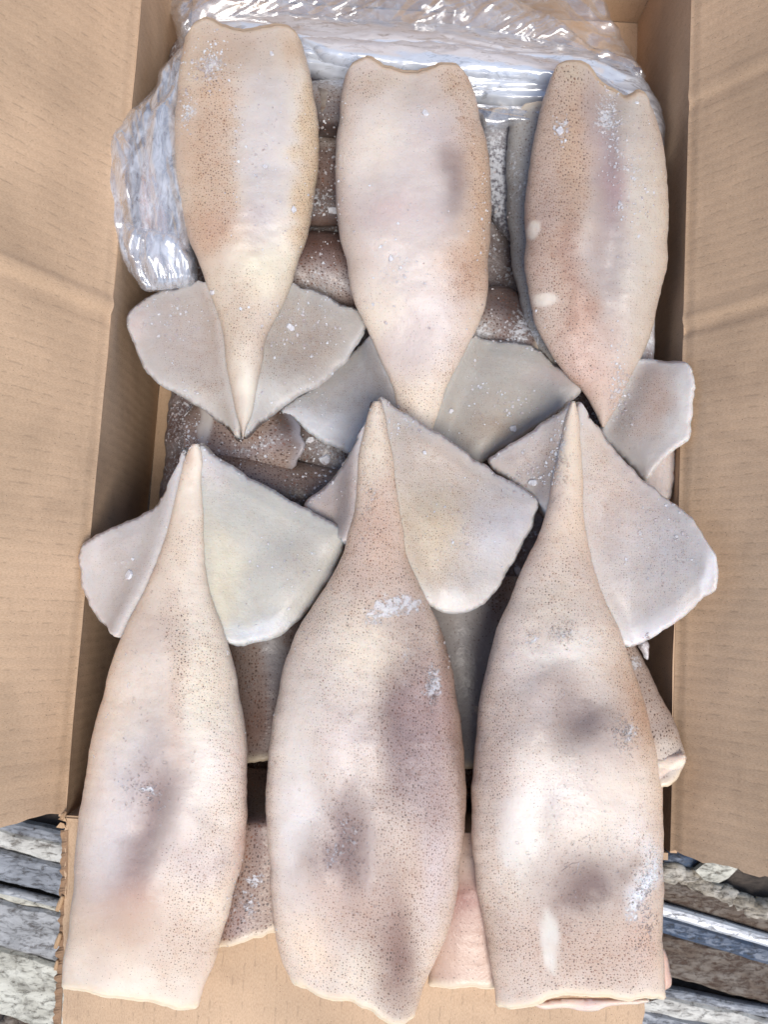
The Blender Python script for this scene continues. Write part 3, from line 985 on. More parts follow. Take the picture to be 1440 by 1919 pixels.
under_squid('bluish ice coated squid end at the top of the gap beside upper middle squid', [(960, 460), (915, 400), (900, 300), (905, 230)], [(1010, 460), (990, 400), (980, 300), (965, 205)],
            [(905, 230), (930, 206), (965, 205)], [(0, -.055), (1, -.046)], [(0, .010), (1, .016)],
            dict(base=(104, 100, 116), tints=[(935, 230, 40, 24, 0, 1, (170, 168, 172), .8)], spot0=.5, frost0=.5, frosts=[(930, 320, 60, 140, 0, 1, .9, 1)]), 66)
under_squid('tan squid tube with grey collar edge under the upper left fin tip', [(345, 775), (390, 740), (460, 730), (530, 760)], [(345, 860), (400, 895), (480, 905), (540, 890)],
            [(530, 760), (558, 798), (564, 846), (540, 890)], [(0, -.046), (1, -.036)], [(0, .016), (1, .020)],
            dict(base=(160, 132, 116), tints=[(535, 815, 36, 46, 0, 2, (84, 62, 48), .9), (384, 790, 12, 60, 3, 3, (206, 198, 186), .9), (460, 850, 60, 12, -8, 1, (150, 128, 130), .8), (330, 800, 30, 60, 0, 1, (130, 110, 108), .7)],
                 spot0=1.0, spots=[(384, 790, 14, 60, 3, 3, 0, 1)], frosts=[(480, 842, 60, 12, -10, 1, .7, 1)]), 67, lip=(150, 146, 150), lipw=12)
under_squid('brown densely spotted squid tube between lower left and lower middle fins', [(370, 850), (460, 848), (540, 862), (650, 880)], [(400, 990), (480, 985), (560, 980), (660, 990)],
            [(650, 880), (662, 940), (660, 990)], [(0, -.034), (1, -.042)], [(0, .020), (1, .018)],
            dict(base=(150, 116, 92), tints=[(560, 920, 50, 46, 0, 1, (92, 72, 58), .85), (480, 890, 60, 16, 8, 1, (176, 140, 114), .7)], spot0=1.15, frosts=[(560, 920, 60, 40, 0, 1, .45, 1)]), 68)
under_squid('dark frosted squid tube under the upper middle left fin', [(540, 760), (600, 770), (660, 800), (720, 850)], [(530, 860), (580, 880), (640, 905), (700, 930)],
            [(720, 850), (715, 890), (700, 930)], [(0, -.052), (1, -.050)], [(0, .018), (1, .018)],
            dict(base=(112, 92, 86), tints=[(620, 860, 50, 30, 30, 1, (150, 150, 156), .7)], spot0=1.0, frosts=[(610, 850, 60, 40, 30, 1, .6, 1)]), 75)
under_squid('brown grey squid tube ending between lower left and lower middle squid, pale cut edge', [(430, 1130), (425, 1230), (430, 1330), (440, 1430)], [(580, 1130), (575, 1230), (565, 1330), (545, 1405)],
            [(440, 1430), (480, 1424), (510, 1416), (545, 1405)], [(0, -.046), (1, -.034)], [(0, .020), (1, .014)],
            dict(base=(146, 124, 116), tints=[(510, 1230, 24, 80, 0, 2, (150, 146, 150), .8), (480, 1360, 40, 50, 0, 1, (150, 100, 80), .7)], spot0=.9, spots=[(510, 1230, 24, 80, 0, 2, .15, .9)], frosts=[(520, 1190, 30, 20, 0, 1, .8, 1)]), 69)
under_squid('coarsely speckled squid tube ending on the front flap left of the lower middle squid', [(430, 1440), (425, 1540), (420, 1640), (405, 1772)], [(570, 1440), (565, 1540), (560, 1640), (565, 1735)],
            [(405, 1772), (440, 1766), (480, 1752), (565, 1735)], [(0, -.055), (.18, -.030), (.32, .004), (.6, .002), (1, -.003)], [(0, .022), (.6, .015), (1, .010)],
            dict(base=(150, 116, 98), tints=[(480, 1480, 80, 60, 0, 1, (110, 78, 64), .8), (440, 1740, 40, 50, 0, 1, (178, 140, 134), .8), (500, 1700, 40, 60, 0, 1, (180, 146, 116), .7)], spot0=1.35, frosts=[(455, 1690, 40, 40, 0, 1, .6, 1), (480, 1650, 20, 16, 0, 1, .9, 1)]), 70)  # dark upper end paints the shadow beneath the neighbouring tube's cut edge
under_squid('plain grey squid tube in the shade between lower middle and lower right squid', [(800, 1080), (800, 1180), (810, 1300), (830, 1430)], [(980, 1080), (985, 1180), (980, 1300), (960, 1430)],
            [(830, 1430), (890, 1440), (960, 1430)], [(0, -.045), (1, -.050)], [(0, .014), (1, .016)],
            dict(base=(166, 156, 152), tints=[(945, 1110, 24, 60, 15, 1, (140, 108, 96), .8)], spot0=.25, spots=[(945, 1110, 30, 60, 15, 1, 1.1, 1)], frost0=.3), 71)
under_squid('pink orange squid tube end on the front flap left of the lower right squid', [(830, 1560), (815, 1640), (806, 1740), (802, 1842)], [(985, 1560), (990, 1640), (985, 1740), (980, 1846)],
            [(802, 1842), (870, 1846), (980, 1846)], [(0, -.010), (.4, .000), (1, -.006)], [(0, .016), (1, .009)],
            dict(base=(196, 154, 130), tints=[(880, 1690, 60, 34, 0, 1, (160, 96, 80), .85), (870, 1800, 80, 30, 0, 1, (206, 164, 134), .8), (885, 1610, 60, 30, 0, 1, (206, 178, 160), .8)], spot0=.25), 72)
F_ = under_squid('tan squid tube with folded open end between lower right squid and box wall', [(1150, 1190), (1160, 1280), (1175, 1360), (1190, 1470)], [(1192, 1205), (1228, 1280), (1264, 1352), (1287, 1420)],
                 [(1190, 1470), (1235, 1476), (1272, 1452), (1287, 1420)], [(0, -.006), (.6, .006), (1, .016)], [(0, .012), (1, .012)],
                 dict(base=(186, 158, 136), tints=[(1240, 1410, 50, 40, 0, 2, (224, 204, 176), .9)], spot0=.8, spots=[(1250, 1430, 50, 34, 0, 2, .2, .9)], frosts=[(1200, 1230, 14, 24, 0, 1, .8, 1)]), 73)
plate(F_, 'collar_fold', [(1205, 1422), (1240, 1420), (1262, 1414), (1284, 1412), (1287, 1425), (1278, 1446), (1260, 1462), (1240, 1474), (1215, 1470)], lambda p: np.full(len(p), .025), M_FIN,
      dict(base=(216, 190, 170), tints=[(1255, 1450, 24, 14, -30, 1, (196, 158, 144), .7), (1250, 1417, 40, 6, -6, 1, (240, 224, 200), .9)], spot0=.15), .006, 8, 4., 1.0, .001, 7)

sl = plate(None, 'squid_slice', [(1190, 780), (1250, 790), (1266, 830), (1264, 880), (1258, 936), (1215, 930), (1195, 860)], lambda p: np.full(len(p), -.012), M_FIN,
           dict(base=(196, 182, 176), spot0=.1, frost0=.4), .006, 12, 5., 2, .002, 12, edge_tint=(210, 206, 206))
tag(sl, 'pale translucent squid piece under the far right upper fin by the wall', 'squid')
hc = plate(None, 'ice_chunk', [(1195, 560), (1222, 575), (1226, 640), (1222, 690), (1190, 690)], lambda p: np.full(len(p), -.03), M_FLAKE, None, .012, 10, 5., 2, .002, 13)
tag(hc, 'bluish ice chunk between the upper right squid and the box wall', 'ice')
fc = plate(None, 'frost_clump', [(1196, 1200), (1214, 1196), (1222, 1212), (1220, 1238), (1208, 1232)], lambda p: np.full(len(p), .004), M_FLAKE, None, .010, 8, 3., 3, .003, 14)
tag(fc, 'small white clump of frost below the lower right fin by the wall', 'frost')

# ------------------------------------------------------------------ the six squid on top
GRP = 'whole squid laid on top in two rows'


def squid(label, left, right, end, z0, h, pk, seed, fins, dents=(), **kw):
    if seed <= 3:
        kw.update(lipw=4, lip=(206, 184, 158))
    pts = np.array(left + right)
    c = at([pts.mean(0)], 0)[0]
    c[2] = min(q[1] for q in z0) - .012
    t = thing('squid', label, 'squid', c, GRP)
    pk = dict(pk, gain=.94 if seed <= 3 else 1.04)
    mantle(t, left, right, end, z0, h, M_SQ, pk, seed=seed, dents=dents, rows=230, nu=44, broad=1.0, **kw)
    for i, (poly, zp, fpk, th) in enumerate(fins):
        fpk = dict(fpk, gain=.88 if seed <= 3 else .97)
        plate(t, 'fin', poly, zplane(zp), M_FIN, fpk, th, 11, 6., 2.2, .0017, seed * 10 + i, edge_tint=(226, 228, 232), lift=np.vstack([np.c_[resample(q, 200)[:90], prof(z0, np.linspace(0, 1, 200))[:90]] for q in (left, right)]))  # pale fin rim; its blue tinge is skylight put into the colour
    return t


FB = (190, 185, 179)

squid('pale squid with brown dotted left half, fins spread, upper left of the box',
      [(453, 822), (440, 765), (427, 710), (421, 650), (410, 590), (390, 540), (366, 480), (345, 410), (333, 340), (327, 260), (332, 180), (340, 110), (346, 66)],
      [(457, 822), (470, 785), (481, 740), (490, 690), (498, 640), (520, 590), (548, 530), (570, 460), (585, 400), (594, 330), (597, 260), (590, 190), (578, 130), (566, 80)],
      [(346, 66), (362, 44), (390, 40), (415, 50), (450, 62), (490, 58), (520, 49), (548, 54), (566, 80)],
      [(0, -.008), (.25, -.004), (.6, .000), (.9, .006), (1, .004)], [(0, .004), (.12, .007), (.35, .013), (.6, .029), (.88, .024), (1, .013)],
      dict(base=(216, 202, 182), tints=[
          (395, 280, 66, 190, 0, 2, (204, 176, 150), .9), (505, 290, 56, 190, 0, 2, (200, 190, 186), .9), (580, 320, 22, 190, 3, 2, (218, 192, 152), .8),
          (385, 430, 48, 36, 0, 1, (188, 148, 122), .7), (400, 90, 50, 34, 0, 1, (200, 172, 146), .8), (540, 80, 28, 30, 0, 1, (202, 172, 140), .8),
          (480, 400, 34, 20, 0, 1, (186, 172, 174), .5), (500, 510, 60, 30, 0, 1, (228, 218, 188), .8), (460, 600, 40, 60, 0, 1, (206, 186, 162), .5), (460, 720, 20, 60, 0, 1, (226, 218, 200), .9)],
           spot0=.35, spots=[(398, 290, 58, 195, 0, 3, 1.0, 1), (502, 300, 55, 190, 0, 3, .06, 1), (580, 300, 24, 200, 3, 2, .95, 1), (460, 590, 60, 80, 0, 2, .75, .9), (460, 740, 30, 60, 0, 2, .05, 1), (440, 485, 70, 16, 0, 2, .1, .9), (350, 260, 16, 140, 0, 2, .3, .8)],
           frosts=[(385, 130, 34, 40, 20, 1, .8, 1), (345, 210, 14, 30, 0, 1, .7, 1), (500, 300, 50, 150, 0, 1, .35, 1)]), 1,
      [([(400, 540), (372, 533), (330, 538), (285, 548), (256, 566), (237, 592), (236, 608), (246, 632), (258, 668), (276, 702), (312, 730), (355, 752), (395, 778), (430, 808), (452, 824), (460, 760), (455, 640), (440, 560)],
        [(240, 600, -.004), (400, 540, -.018), (452, 820, -.013), (290, 715, -.016)],
        dict(base=FB, tints=[(330, 620, 60, 60, 0, 1, (196, 180, 172), .6), (390, 640, 40, 100, 0, 1, (190, 172, 158), .6), (255, 600, 20, 30, 0, 1, (214, 196, 188), .8)], spot0=.6, spots=[(380, 740, 40, 40, 30, 1, 1.1, 1), (270, 620, 40, 60, 0, 1, .1, 1)], frosts=[(300, 580, 60, 50, 0, 1, .4, 1), (400, 548, 16, 10, 0, 1, .9, 1)]), .007),
       ([(458, 824), (485, 800), (520, 770), (560, 745), (605, 718), (645, 682), (672, 645), (687, 612), (688, 592), (672, 578), (640, 572), (605, 552), (570, 541), (540, 538), (490, 560), (460, 660), (450, 780)],
        [(688, 600, -.012), (540, 540, -.018), (458, 822, -.013), (600, 720, -.016)],
        dict(base=(184, 178, 170), tints=[(580, 640, 60, 60, 0, 1, (180, 164, 150), .7), (500, 760, 40, 30, -30, 1, (214, 210, 204), .7)], spot0=.8, spots=[(500, 770, 60, 30, -30, 1, .05, 1), (670, 600, 30, 40, 0, 1, .2, 1)], frosts=[(560, 600, 90, 60, 0, 1, .35, 1)]), .007)],
      dents=[(500, 290, 45, 170, 0, 1, -.004), (455, 66, 30, 40, 0, 1, -.006), (500, 90, 18, 60, 0, 1, -.003)])

squid('smooth cream squid with dotted right edge, middle of the upper row',
      [(784, 872), (768, 830), (748, 770), (722, 692), (692, 622), (664, 560), (648, 490), (635, 420), (630, 340), (632, 260), (640, 180), (646, 136)],
      [(790, 872), (803, 830), (820, 780), (842, 720), (872, 656), (901, 598), (914, 540), (918, 450), (920, 370), (915, 290), (896, 200), (879, 140)],
      [(646, 136), (660, 116), (690, 111), (718, 124), (748, 138), (772, 141), (800, 136), (828, 127), (858, 124), (879, 140)],
      [(0, -.014), (.25, -.008), (.6, -.002), (1, .002)], [(0, .003), (.12, .006), (.35, .014), (.6, .030), (.88, .024), (1, .013)],
      dict(base=(222, 206, 188), tints=[
          (770, 330, 110, 210, 0, 1, (204, 190, 186), .8), (848, 320, 20, 70, 0, 1, (134, 112, 108), .85), (800, 250, 90, 30, 0, 1, (194, 180, 178), .6), (740, 400, 40, 24, 0, 1, (206, 176, 170), .6),
          (890, 400, 26, 170, 0, 1, (206, 172, 138), .8), (868, 520, 34, 50, 0, 1, (186, 146, 116), .8), (720, 260, 40, 60, 0, 1, (226, 212, 194), .8), (800, 620, 60, 80, 0, 1, (206, 190, 188), .7), (700, 150, 50, 24, 0, 1, (200, 180, 158), .8), (850, 150, 30, 24, 0, 1, (204, 178, 150), .8), (690, 590, 30, 40, 0, 1, (232, 218, 196), .8)],
           spot0=.22, spots=[(895, 330, 36, 210, -3, 2, 1.0, 1), (870, 530, 40, 60, 0, 1, 1.05, 1), (690, 150, 50, 40, 0, 1, .7, 1), (855, 160, 34, 40, 0, 1, 1.0, 1), (830, 700, 24, 80, 20, 1, .8, 1), (645, 300, 22, 160, 0, 1, .45, 1), (770, 770, 40, 50, 0, 1, .8, 1), (770, 400, 80, 140, 0, 2, .05, .9)],
           frosts=[(740, 500, 60, 80, 0, 1, .4, 1), (790, 210, 40, 20, 0, 1, .5, 1)]), 2,
      [([(735, 660), (690, 640), (640, 672), (580, 728), (526, 768), (560, 795), (610, 830), (650, 850), (700, 880), (780, 872), (780, 760)],
        [(530, 770, -.026), (700, 640, -.030), (780, 870, -.024), (640, 850, -.026)],
        dict(base=(176, 172, 170), tints=[(600, 800, 70, 26, 30, 1, (206, 208, 214), .8)], spot0=.55, spots=[(600, 800, 90, 24, 32, 1, .05, 1)]), .007),  # bluish lower edge: skylight painted into the tint
       ([(840, 690), (872, 642), (910, 636), (955, 638), (1000, 650), (1040, 682), (1082, 712), (1090, 732), (1072, 752), (1030, 785), (970, 825), (912, 862), (880, 880), (800, 880), (780, 840)],
        [(1088, 725, -.014), (880, 640, -.022), (800, 875, -.022), (915, 860, -.018)],
        dict(base=(180, 174, 164), tints=[(1060, 710, 40, 20, 20, 1, (206, 186, 180), .8), (930, 800, 60, 50, 0, 1, (186, 168, 148), .6)], spot0=.35, spots=[(910, 820, 60, 50, 0, 1, .9, 1)], frosts=[(960, 740, 80, 60, 0, 1, .35, 1)]), .008)],
      dents=[(770, 320, 80, 170, 0, 1, -.005), (848, 320, 22, 70, 0, 1, -.004), (768, 140, 26, 40, 0, 1, -.007)])

squid('tan and lilac densely dotted squid beside right wall, upper row, tilted',
      [(1128, 800), (1112, 765), (1090, 732), (1060, 702), (1021, 642), (1000, 600), (986, 525), (984, 450), (983, 380), (995, 290), (1015, 200), (1032, 146)],
      [(1134, 800), (1148, 778), (1164, 750), (1192, 690), (1219, 632), (1236, 570), (1250, 500), (1255, 420), (1253, 330), (1241, 255), (1222, 196)],
      [(1032, 146), (1046, 122), (1075, 116), (1102, 122), (1122, 148), (1150, 170), (1175, 182), (1200, 176), (1214, 180), (1222, 196)],
      [(0, -.010), (.25, -.004), (.6, .002), (1, .004)], [(0, .004), (.12, .008), (.35, .017), (.6, .031), (.88, .024), (1, .012)],
      dict(base=(198, 184, 170), tints=[
          (1045, 330, 60, 220, 4, 2, (204, 178, 156), .85), (1010, 450, 24, 150, 0, 1, (190, 166, 158), .7), (1078, 250, 26, 120, 6, 1, (206, 174, 142), .8), (1072, 500, 22, 90, -8, 1, (164, 118, 94), .8), (1080, 600, 30, 60, -10, 1, (176, 126, 100), .8),
          (1140, 330, 34, 170, -3, 1, (156, 132, 134), .9), (1160, 370, 18, 40, 0, 1, (186, 138, 138), .6), (1130, 500, 40, 60, 0, 1, (166, 152, 150), .7), (1215, 420, 36, 220, 0, 1, (200, 190, 176), .8), (1100, 690, 50, 60, 30, 1, (208, 172, 158), .8),
          (1000, 430, 13, 18, 20, 4, (226, 214, 198), 1), (1022, 562, 22, 12, 0, 3, (224, 212, 196), .95), (1075, 130, 30, 16, 0, 1, (196, 180, 156), .8)],
           spot0=.3, spots=[(1045, 330, 62, 240, 4, 3, 1.1, 1), (1050, 560, 60, 110, -12, 2, 1.1, 1), (1085, 690, 60, 80, 20, 1, 1.0, 1), (1215, 380, 36, 240, 0, 1, .35, 1), (1140, 400, 30, 200, 0, 2, .2, .9), (1000, 430, 15, 20, 20, 4, 0, 1), (1022, 562, 24, 13, 0, 3, 0, 1)],
           frosts=[(1145, 215, 20, 60, 0, 1, .8, 1), (1050, 245, 10, 26, 15, 1, .9, 1), (1180, 330, 60, 120, 0, 1, .45, 1), (1165, 720, 30, 60, 25, 1, .7, 1)]), 3,
      [([(1150, 690), (1185, 676), (1215, 672), (1250, 675), (1283, 676), (1298, 688), (1302, 710), (1300, 770), (1299, 815), (1272, 842), (1245, 862), (1228, 880), (1208, 903), (1170, 860), (1125, 805)],
        [(1300, 690, .016), (1300, 815, .016), (1150, 690, -.012), (1130, 805, -.010)],
        dict(base=(194, 186, 180), tints=[(1225, 740, 30, 60, 15, 1, (190, 158, 138), .7), (1285, 760, 24, 80, 0, 1, (220, 216, 212), .8)], spot0=.7, spots=[(1285, 760, 30, 90, 0, 1, .05, 1), (1215, 860, 30, 40, 30, 1, .1, 1)], frosts=[(1170, 790, 40, 60, 0, 1, .4, 1)]), .008)],
      dents=[(1140, 330, 28, 200, -3, 1, -.007), (1150, 180, 26, 50, 0, 1, -.008), (1130, 520, 30, 70, 0, 1, -.004)])

squid('cream squid with dark violet streak, left of the lower row, fins spread',
      [(361, 832), (350, 852), (338, 890), (323, 960), (302, 1030), (272, 1100), (240, 1162), (212, 1230), (190, 1310), (171, 1390), (156, 1470), (146, 1550), (140, 1630), (130, 1720), (120, 1790), (112, 1850)],
      [(372, 832), (379, 860), (378, 910), (381, 970), (384, 1050), (396, 1112), (420, 1180), (440, 1250), (456, 1340), (464, 1430), (463, 1520), (455, 1600), (432, 1700), (406, 1790), (382, 1855), (372, 1886)],
      [(112, 1850), (150, 1852), (200, 1862), (240, 1872), (280, 1874), (310, 1880), (345, 1886), (372, 1886)],
      [(0, .024), (.25, .022), (.55, .020), (.8, .016), (1, .006)], [(0, .005), (.12, .007), (.3, .013), (.55, .032), (.8, .028), (1, .011)],
      dict(base=(224, 208, 188), tints=[
          (175, 1500, 30, 230, 4, 1, (230, 204, 178), .8), (245, 1460, 60, 90, 0, 1, (206, 198, 198), .85), (284, 1520, 46, 96, 14, 1, (116, 82, 78), 1), (258, 1620, 44, 84, 18, 1, (132, 94, 86), .9), (240, 1690, 40, 40, 0, 1, (182, 130, 106), .75),
          (230, 1740, 80, 50, 0, 1, (196, 162, 134), .8), (165, 1650, 34, 60, 0, 1, (186, 164, 156), .7), (200, 1580, 36, 70, 0, 1, (204, 194, 192), .7), (350, 1560, 60, 100, 10, 1, (214, 200, 190), .7), (380, 1620, 40, 40, 0, 1, (180, 160, 160), .6), (452, 1540, 16, 100, 0, 1, (190, 146, 136), .8), (420, 1420, 40, 60, 0, 1, (218, 206, 204), .6),
          (325, 1330, 16, 90, -4, 1, (206, 170, 148), .6), (330, 1230, 30, 60, 0, 1, (206, 188, 172), .6), (340, 1780, 60, 60, 0, 1, (200, 176, 158), .7), (390, 1300, 40, 90, -10, 1, (232, 220, 196), .7), (250, 1260, 50, 60, 0, 1, (222, 206, 190), .7), (355, 1000, 24, 90, 0, 1, (206, 188, 168), .6), (358, 850, 16, 22, 0, 1, (206, 176, 152), .8)],
           spot0=.12, spots=[(335, 1230, 30, 130, -3, 2, 1.0, 1), (405, 1280, 40, 160, -10, 2, .8, .9), (420, 1480, 40, 120, 5, 1, .8, .9), (365, 1680, 60, 180, 12, 2, 1.0, 1), (230, 1790, 90, 40, 0, 1, .35, 1), (350, 1030, 40, 60, 20, 1, .75, 1), (200, 1500, 60, 220, 0, 2, .04, 1)],
           frosts=[(270, 1490, 30, 20, 0, 1, .7, 1), (250, 1410, 50, 40, 0, 1, .35, 1)]), 4,
      [([(352, 840), (335, 872), (312, 912), (292, 952), (262, 968), (215, 990), (165, 1012), (150, 1028), (149, 1072), (156, 1110), (172, 1142), (196, 1172), (222, 1196), (260, 1190), (330, 1080), (362, 940)],
        [(150, 1030, .010), (150, 1090, .006), (345, 850, .014), (222, 1195, .008)],
        dict(base=(190, 184, 181), tints=[(190, 1060, 26, 60, 0, 1, (212, 204, 200), .6), (250, 1060, 40, 70, 0, 1, (184, 174, 168), .6)], spot0=.4, frosts=[(240, 1070, 50, 60, 0, 1, .35, 1)]), .007),
       ([(374, 834), (400, 850), (442, 878), (500, 912), (562, 946), (605, 970), (644, 996), (645, 1018), (636, 1050), (614, 1092), (580, 1142), (545, 1178), (510, 1196), (475, 1206), (442, 1211), (418, 1202), (376, 1150), (345, 1040), (352, 920)],
        [(374, 836, .018), (644, 1000, .012), (440, 1208, .020), (580, 1140, .014)],
        dict(base=(190, 187, 176), tints=[(410, 1090, 30, 90, -8, 1, (216, 204, 172), .7), (480, 1190, 60, 20, -10, 1, (206, 210, 216), .8), (560, 1050, 60, 60, 0, 1, (192, 186, 176), .6), (400, 870, 40, 24, 40, 1, (216, 206, 204), .7)], spot0=.3, spots=[(420, 880, 40, 40, 0, 1, .7, 1), (570, 1040, 50, 60, 0, 1, .6, 1), (440, 1180, 60, 40, 0, 1, .02, 1)]), .009)],  # bluish tint on the lower edge paints the skylight it catches
      dents=[(282, 1540, 26, 90, 14, 1, -.007), (390, 1620, 36, 50, 0, 1, -.003), (215, 1580, 40, 90, 0, 1, -.003)])

squid('largest squid, violet brown dotted right side, centre of the lower row',
      [(702, 752), (690, 778), (676, 830), (668, 900), (664, 960), (650, 1012), (622, 1078), (582, 1140), (550, 1200), (525, 1280), (508, 1370), (500, 1450), (498, 1540), (505, 1620), (514, 1720), (526, 1790), (544, 1836)],
      [(712, 752), (724, 785), (736, 850), (746, 920), (756, 1000), (772, 1060), (800, 1120), (826, 1180), (846, 1250), (861, 1330), (871, 1420), (874, 1500), (869, 1580), (855, 1680), (841, 1740), (816, 1800), (792, 1860), (776, 1904)],
      [(544, 1836), (580, 1852), (620, 1866), (655, 1870), (690, 1886), (718, 1908), (750, 1918), (776, 1904)],
      [(0, .026), (.25, .024), (.55, .022), (.8, .018), (1, .006)], [(0, .005), (.12, .008), (.3, .015), (.55, .037), (.8, .031), (1, .012)],
      dict(base=(212, 196, 180), tints=[
          (545, 1520, 36, 230, 0, 1, (228, 220, 214), .9), (570, 1300, 40, 120, 8, 1, (222, 208, 194), .8), (765, 1290, 46, 120, -4, 1, (132, 106, 106), .95), (780, 1420, 70, 100, 0, 1, (146, 124, 126), .9), (820, 1520, 40, 120, 0, 1, (176, 156, 156), .7), (846, 1290, 20, 160, -6, 3, (110, 84, 78), .85), (868, 1470, 12, 120, 0, 3, (120, 96, 92), .8),
          (735, 1770, 40, 120, -6, 1, (126, 92, 82), .95), (640, 1600, 50, 104, -6, 1, (138, 112, 108), 1), (640, 1700, 70, 60, 0, 1, (188, 160, 146), .7), (690, 1230, 60, 50, 0, 1, (232, 216, 192), .85), (650, 1380, 40, 80, 0, 1, (208, 192, 186), .6), (700, 1050, 60, 70, 0, 1, (204, 176, 158), .7), (710, 960, 24, 60, 0, 1, (196, 160, 136), .7), (700, 840, 20, 60, 0, 1, (216, 200, 176), .8),
          (560, 1780, 30, 60, -20, 1, (236, 212, 184), .9), (600, 1700, 40, 60, 0, 1, (206, 180, 164), .5), (780, 1660, 40, 60, 0, 1, (190, 162, 146), .6), (830, 1640, 26, 90, 10, 1, (208, 196, 200), .7), (820, 1330, 30, 60, 0, 1, (190, 158, 154), .6)],
           spot0=.75, spots=[(550, 1480, 50, 260, 0, 2, .12, 1), (640, 1400, 50, 120, 0, 1, .35, .9), (780, 1450, 80, 260, 0, 2, 1.2, 1), (735, 1780, 70, 110, 0, 2, 1.25, 1), (690, 1230, 70, 60, 0, 1, .35, .9), (700, 1060, 70, 80, 0, 1, .95, 1), (690, 1600, 10, 85, 3, 4, 0, 1), (700, 830, 16, 60, 0, 2, .4, .8), (620, 1600, 40, 80, 0, 1, .35, .8)],
           frosts=[(735, 1150, 56, 26, -5, 2, .9, 1), (808, 1290, 12, 40, 8, 1, .95, 1), (640, 1580, 40, 70, 0, 1, .5, 1), (700, 930, 24, 60, 0, 1, .5, 1), (770, 1230, 24, 40, 0, 1, .5, 1)]), 5,
      [([(700, 756), (684, 790), (666, 830), (640, 872), (606, 912), (572, 940), (580, 965), (620, 1000), (660, 1030), (700, 1000), (716, 900)],
        [(572, 942, .002), (700, 760, .016), (660, 1030, .006)],
        dict(base=(186, 176, 172), tints=[(640, 950, 50, 40, 0, 1, (172, 158, 154), .6)], spot0=.75), .006),
       ([(710, 754), (738, 764), (768, 778), (800, 798), (842, 826), (880, 852), (925, 882), (968, 908), (1004, 934), (1004, 966), (985, 1012), (958, 1062), (934, 1106), (910, 1132), (878, 1150), (842, 1152), (812, 1140), (762, 1090), (722, 1000), (708, 880)],
        [(710, 756, .020), (1000, 940, .014), (850, 1148, .024), (760, 1000, .020)],
        dict(base=(194, 184, 174), tints=[(800, 1000, 60, 90, -10, 1, (214, 194, 160), .7), (940, 1010, 50, 80, 20, 1, (186, 184, 190), .8), (830, 860, 60, 40, 30, 1, (196, 178, 164), .6), (855, 1130, 60, 24, 0, 1, (220, 214, 206), .8)], spot0=.85, spots=[(950, 1030, 50, 80, 15, 1, .25, 1), (850, 1130, 60, 26, 0, 1, .25, 1)], frosts=[(760, 790, 30, 12, 25, 1, .6, 1)]), .009)],  # bluish lower right of the fin is painted skylight
      dents=[(640, 1590, 34, 80, -6, 1, -.007), (760, 1320, 34, 110, -4, 1, -.005), (600, 1730, 50, 60, 0, 1, -.003), (735, 1780, 30, 90, 0, 1, .003)])

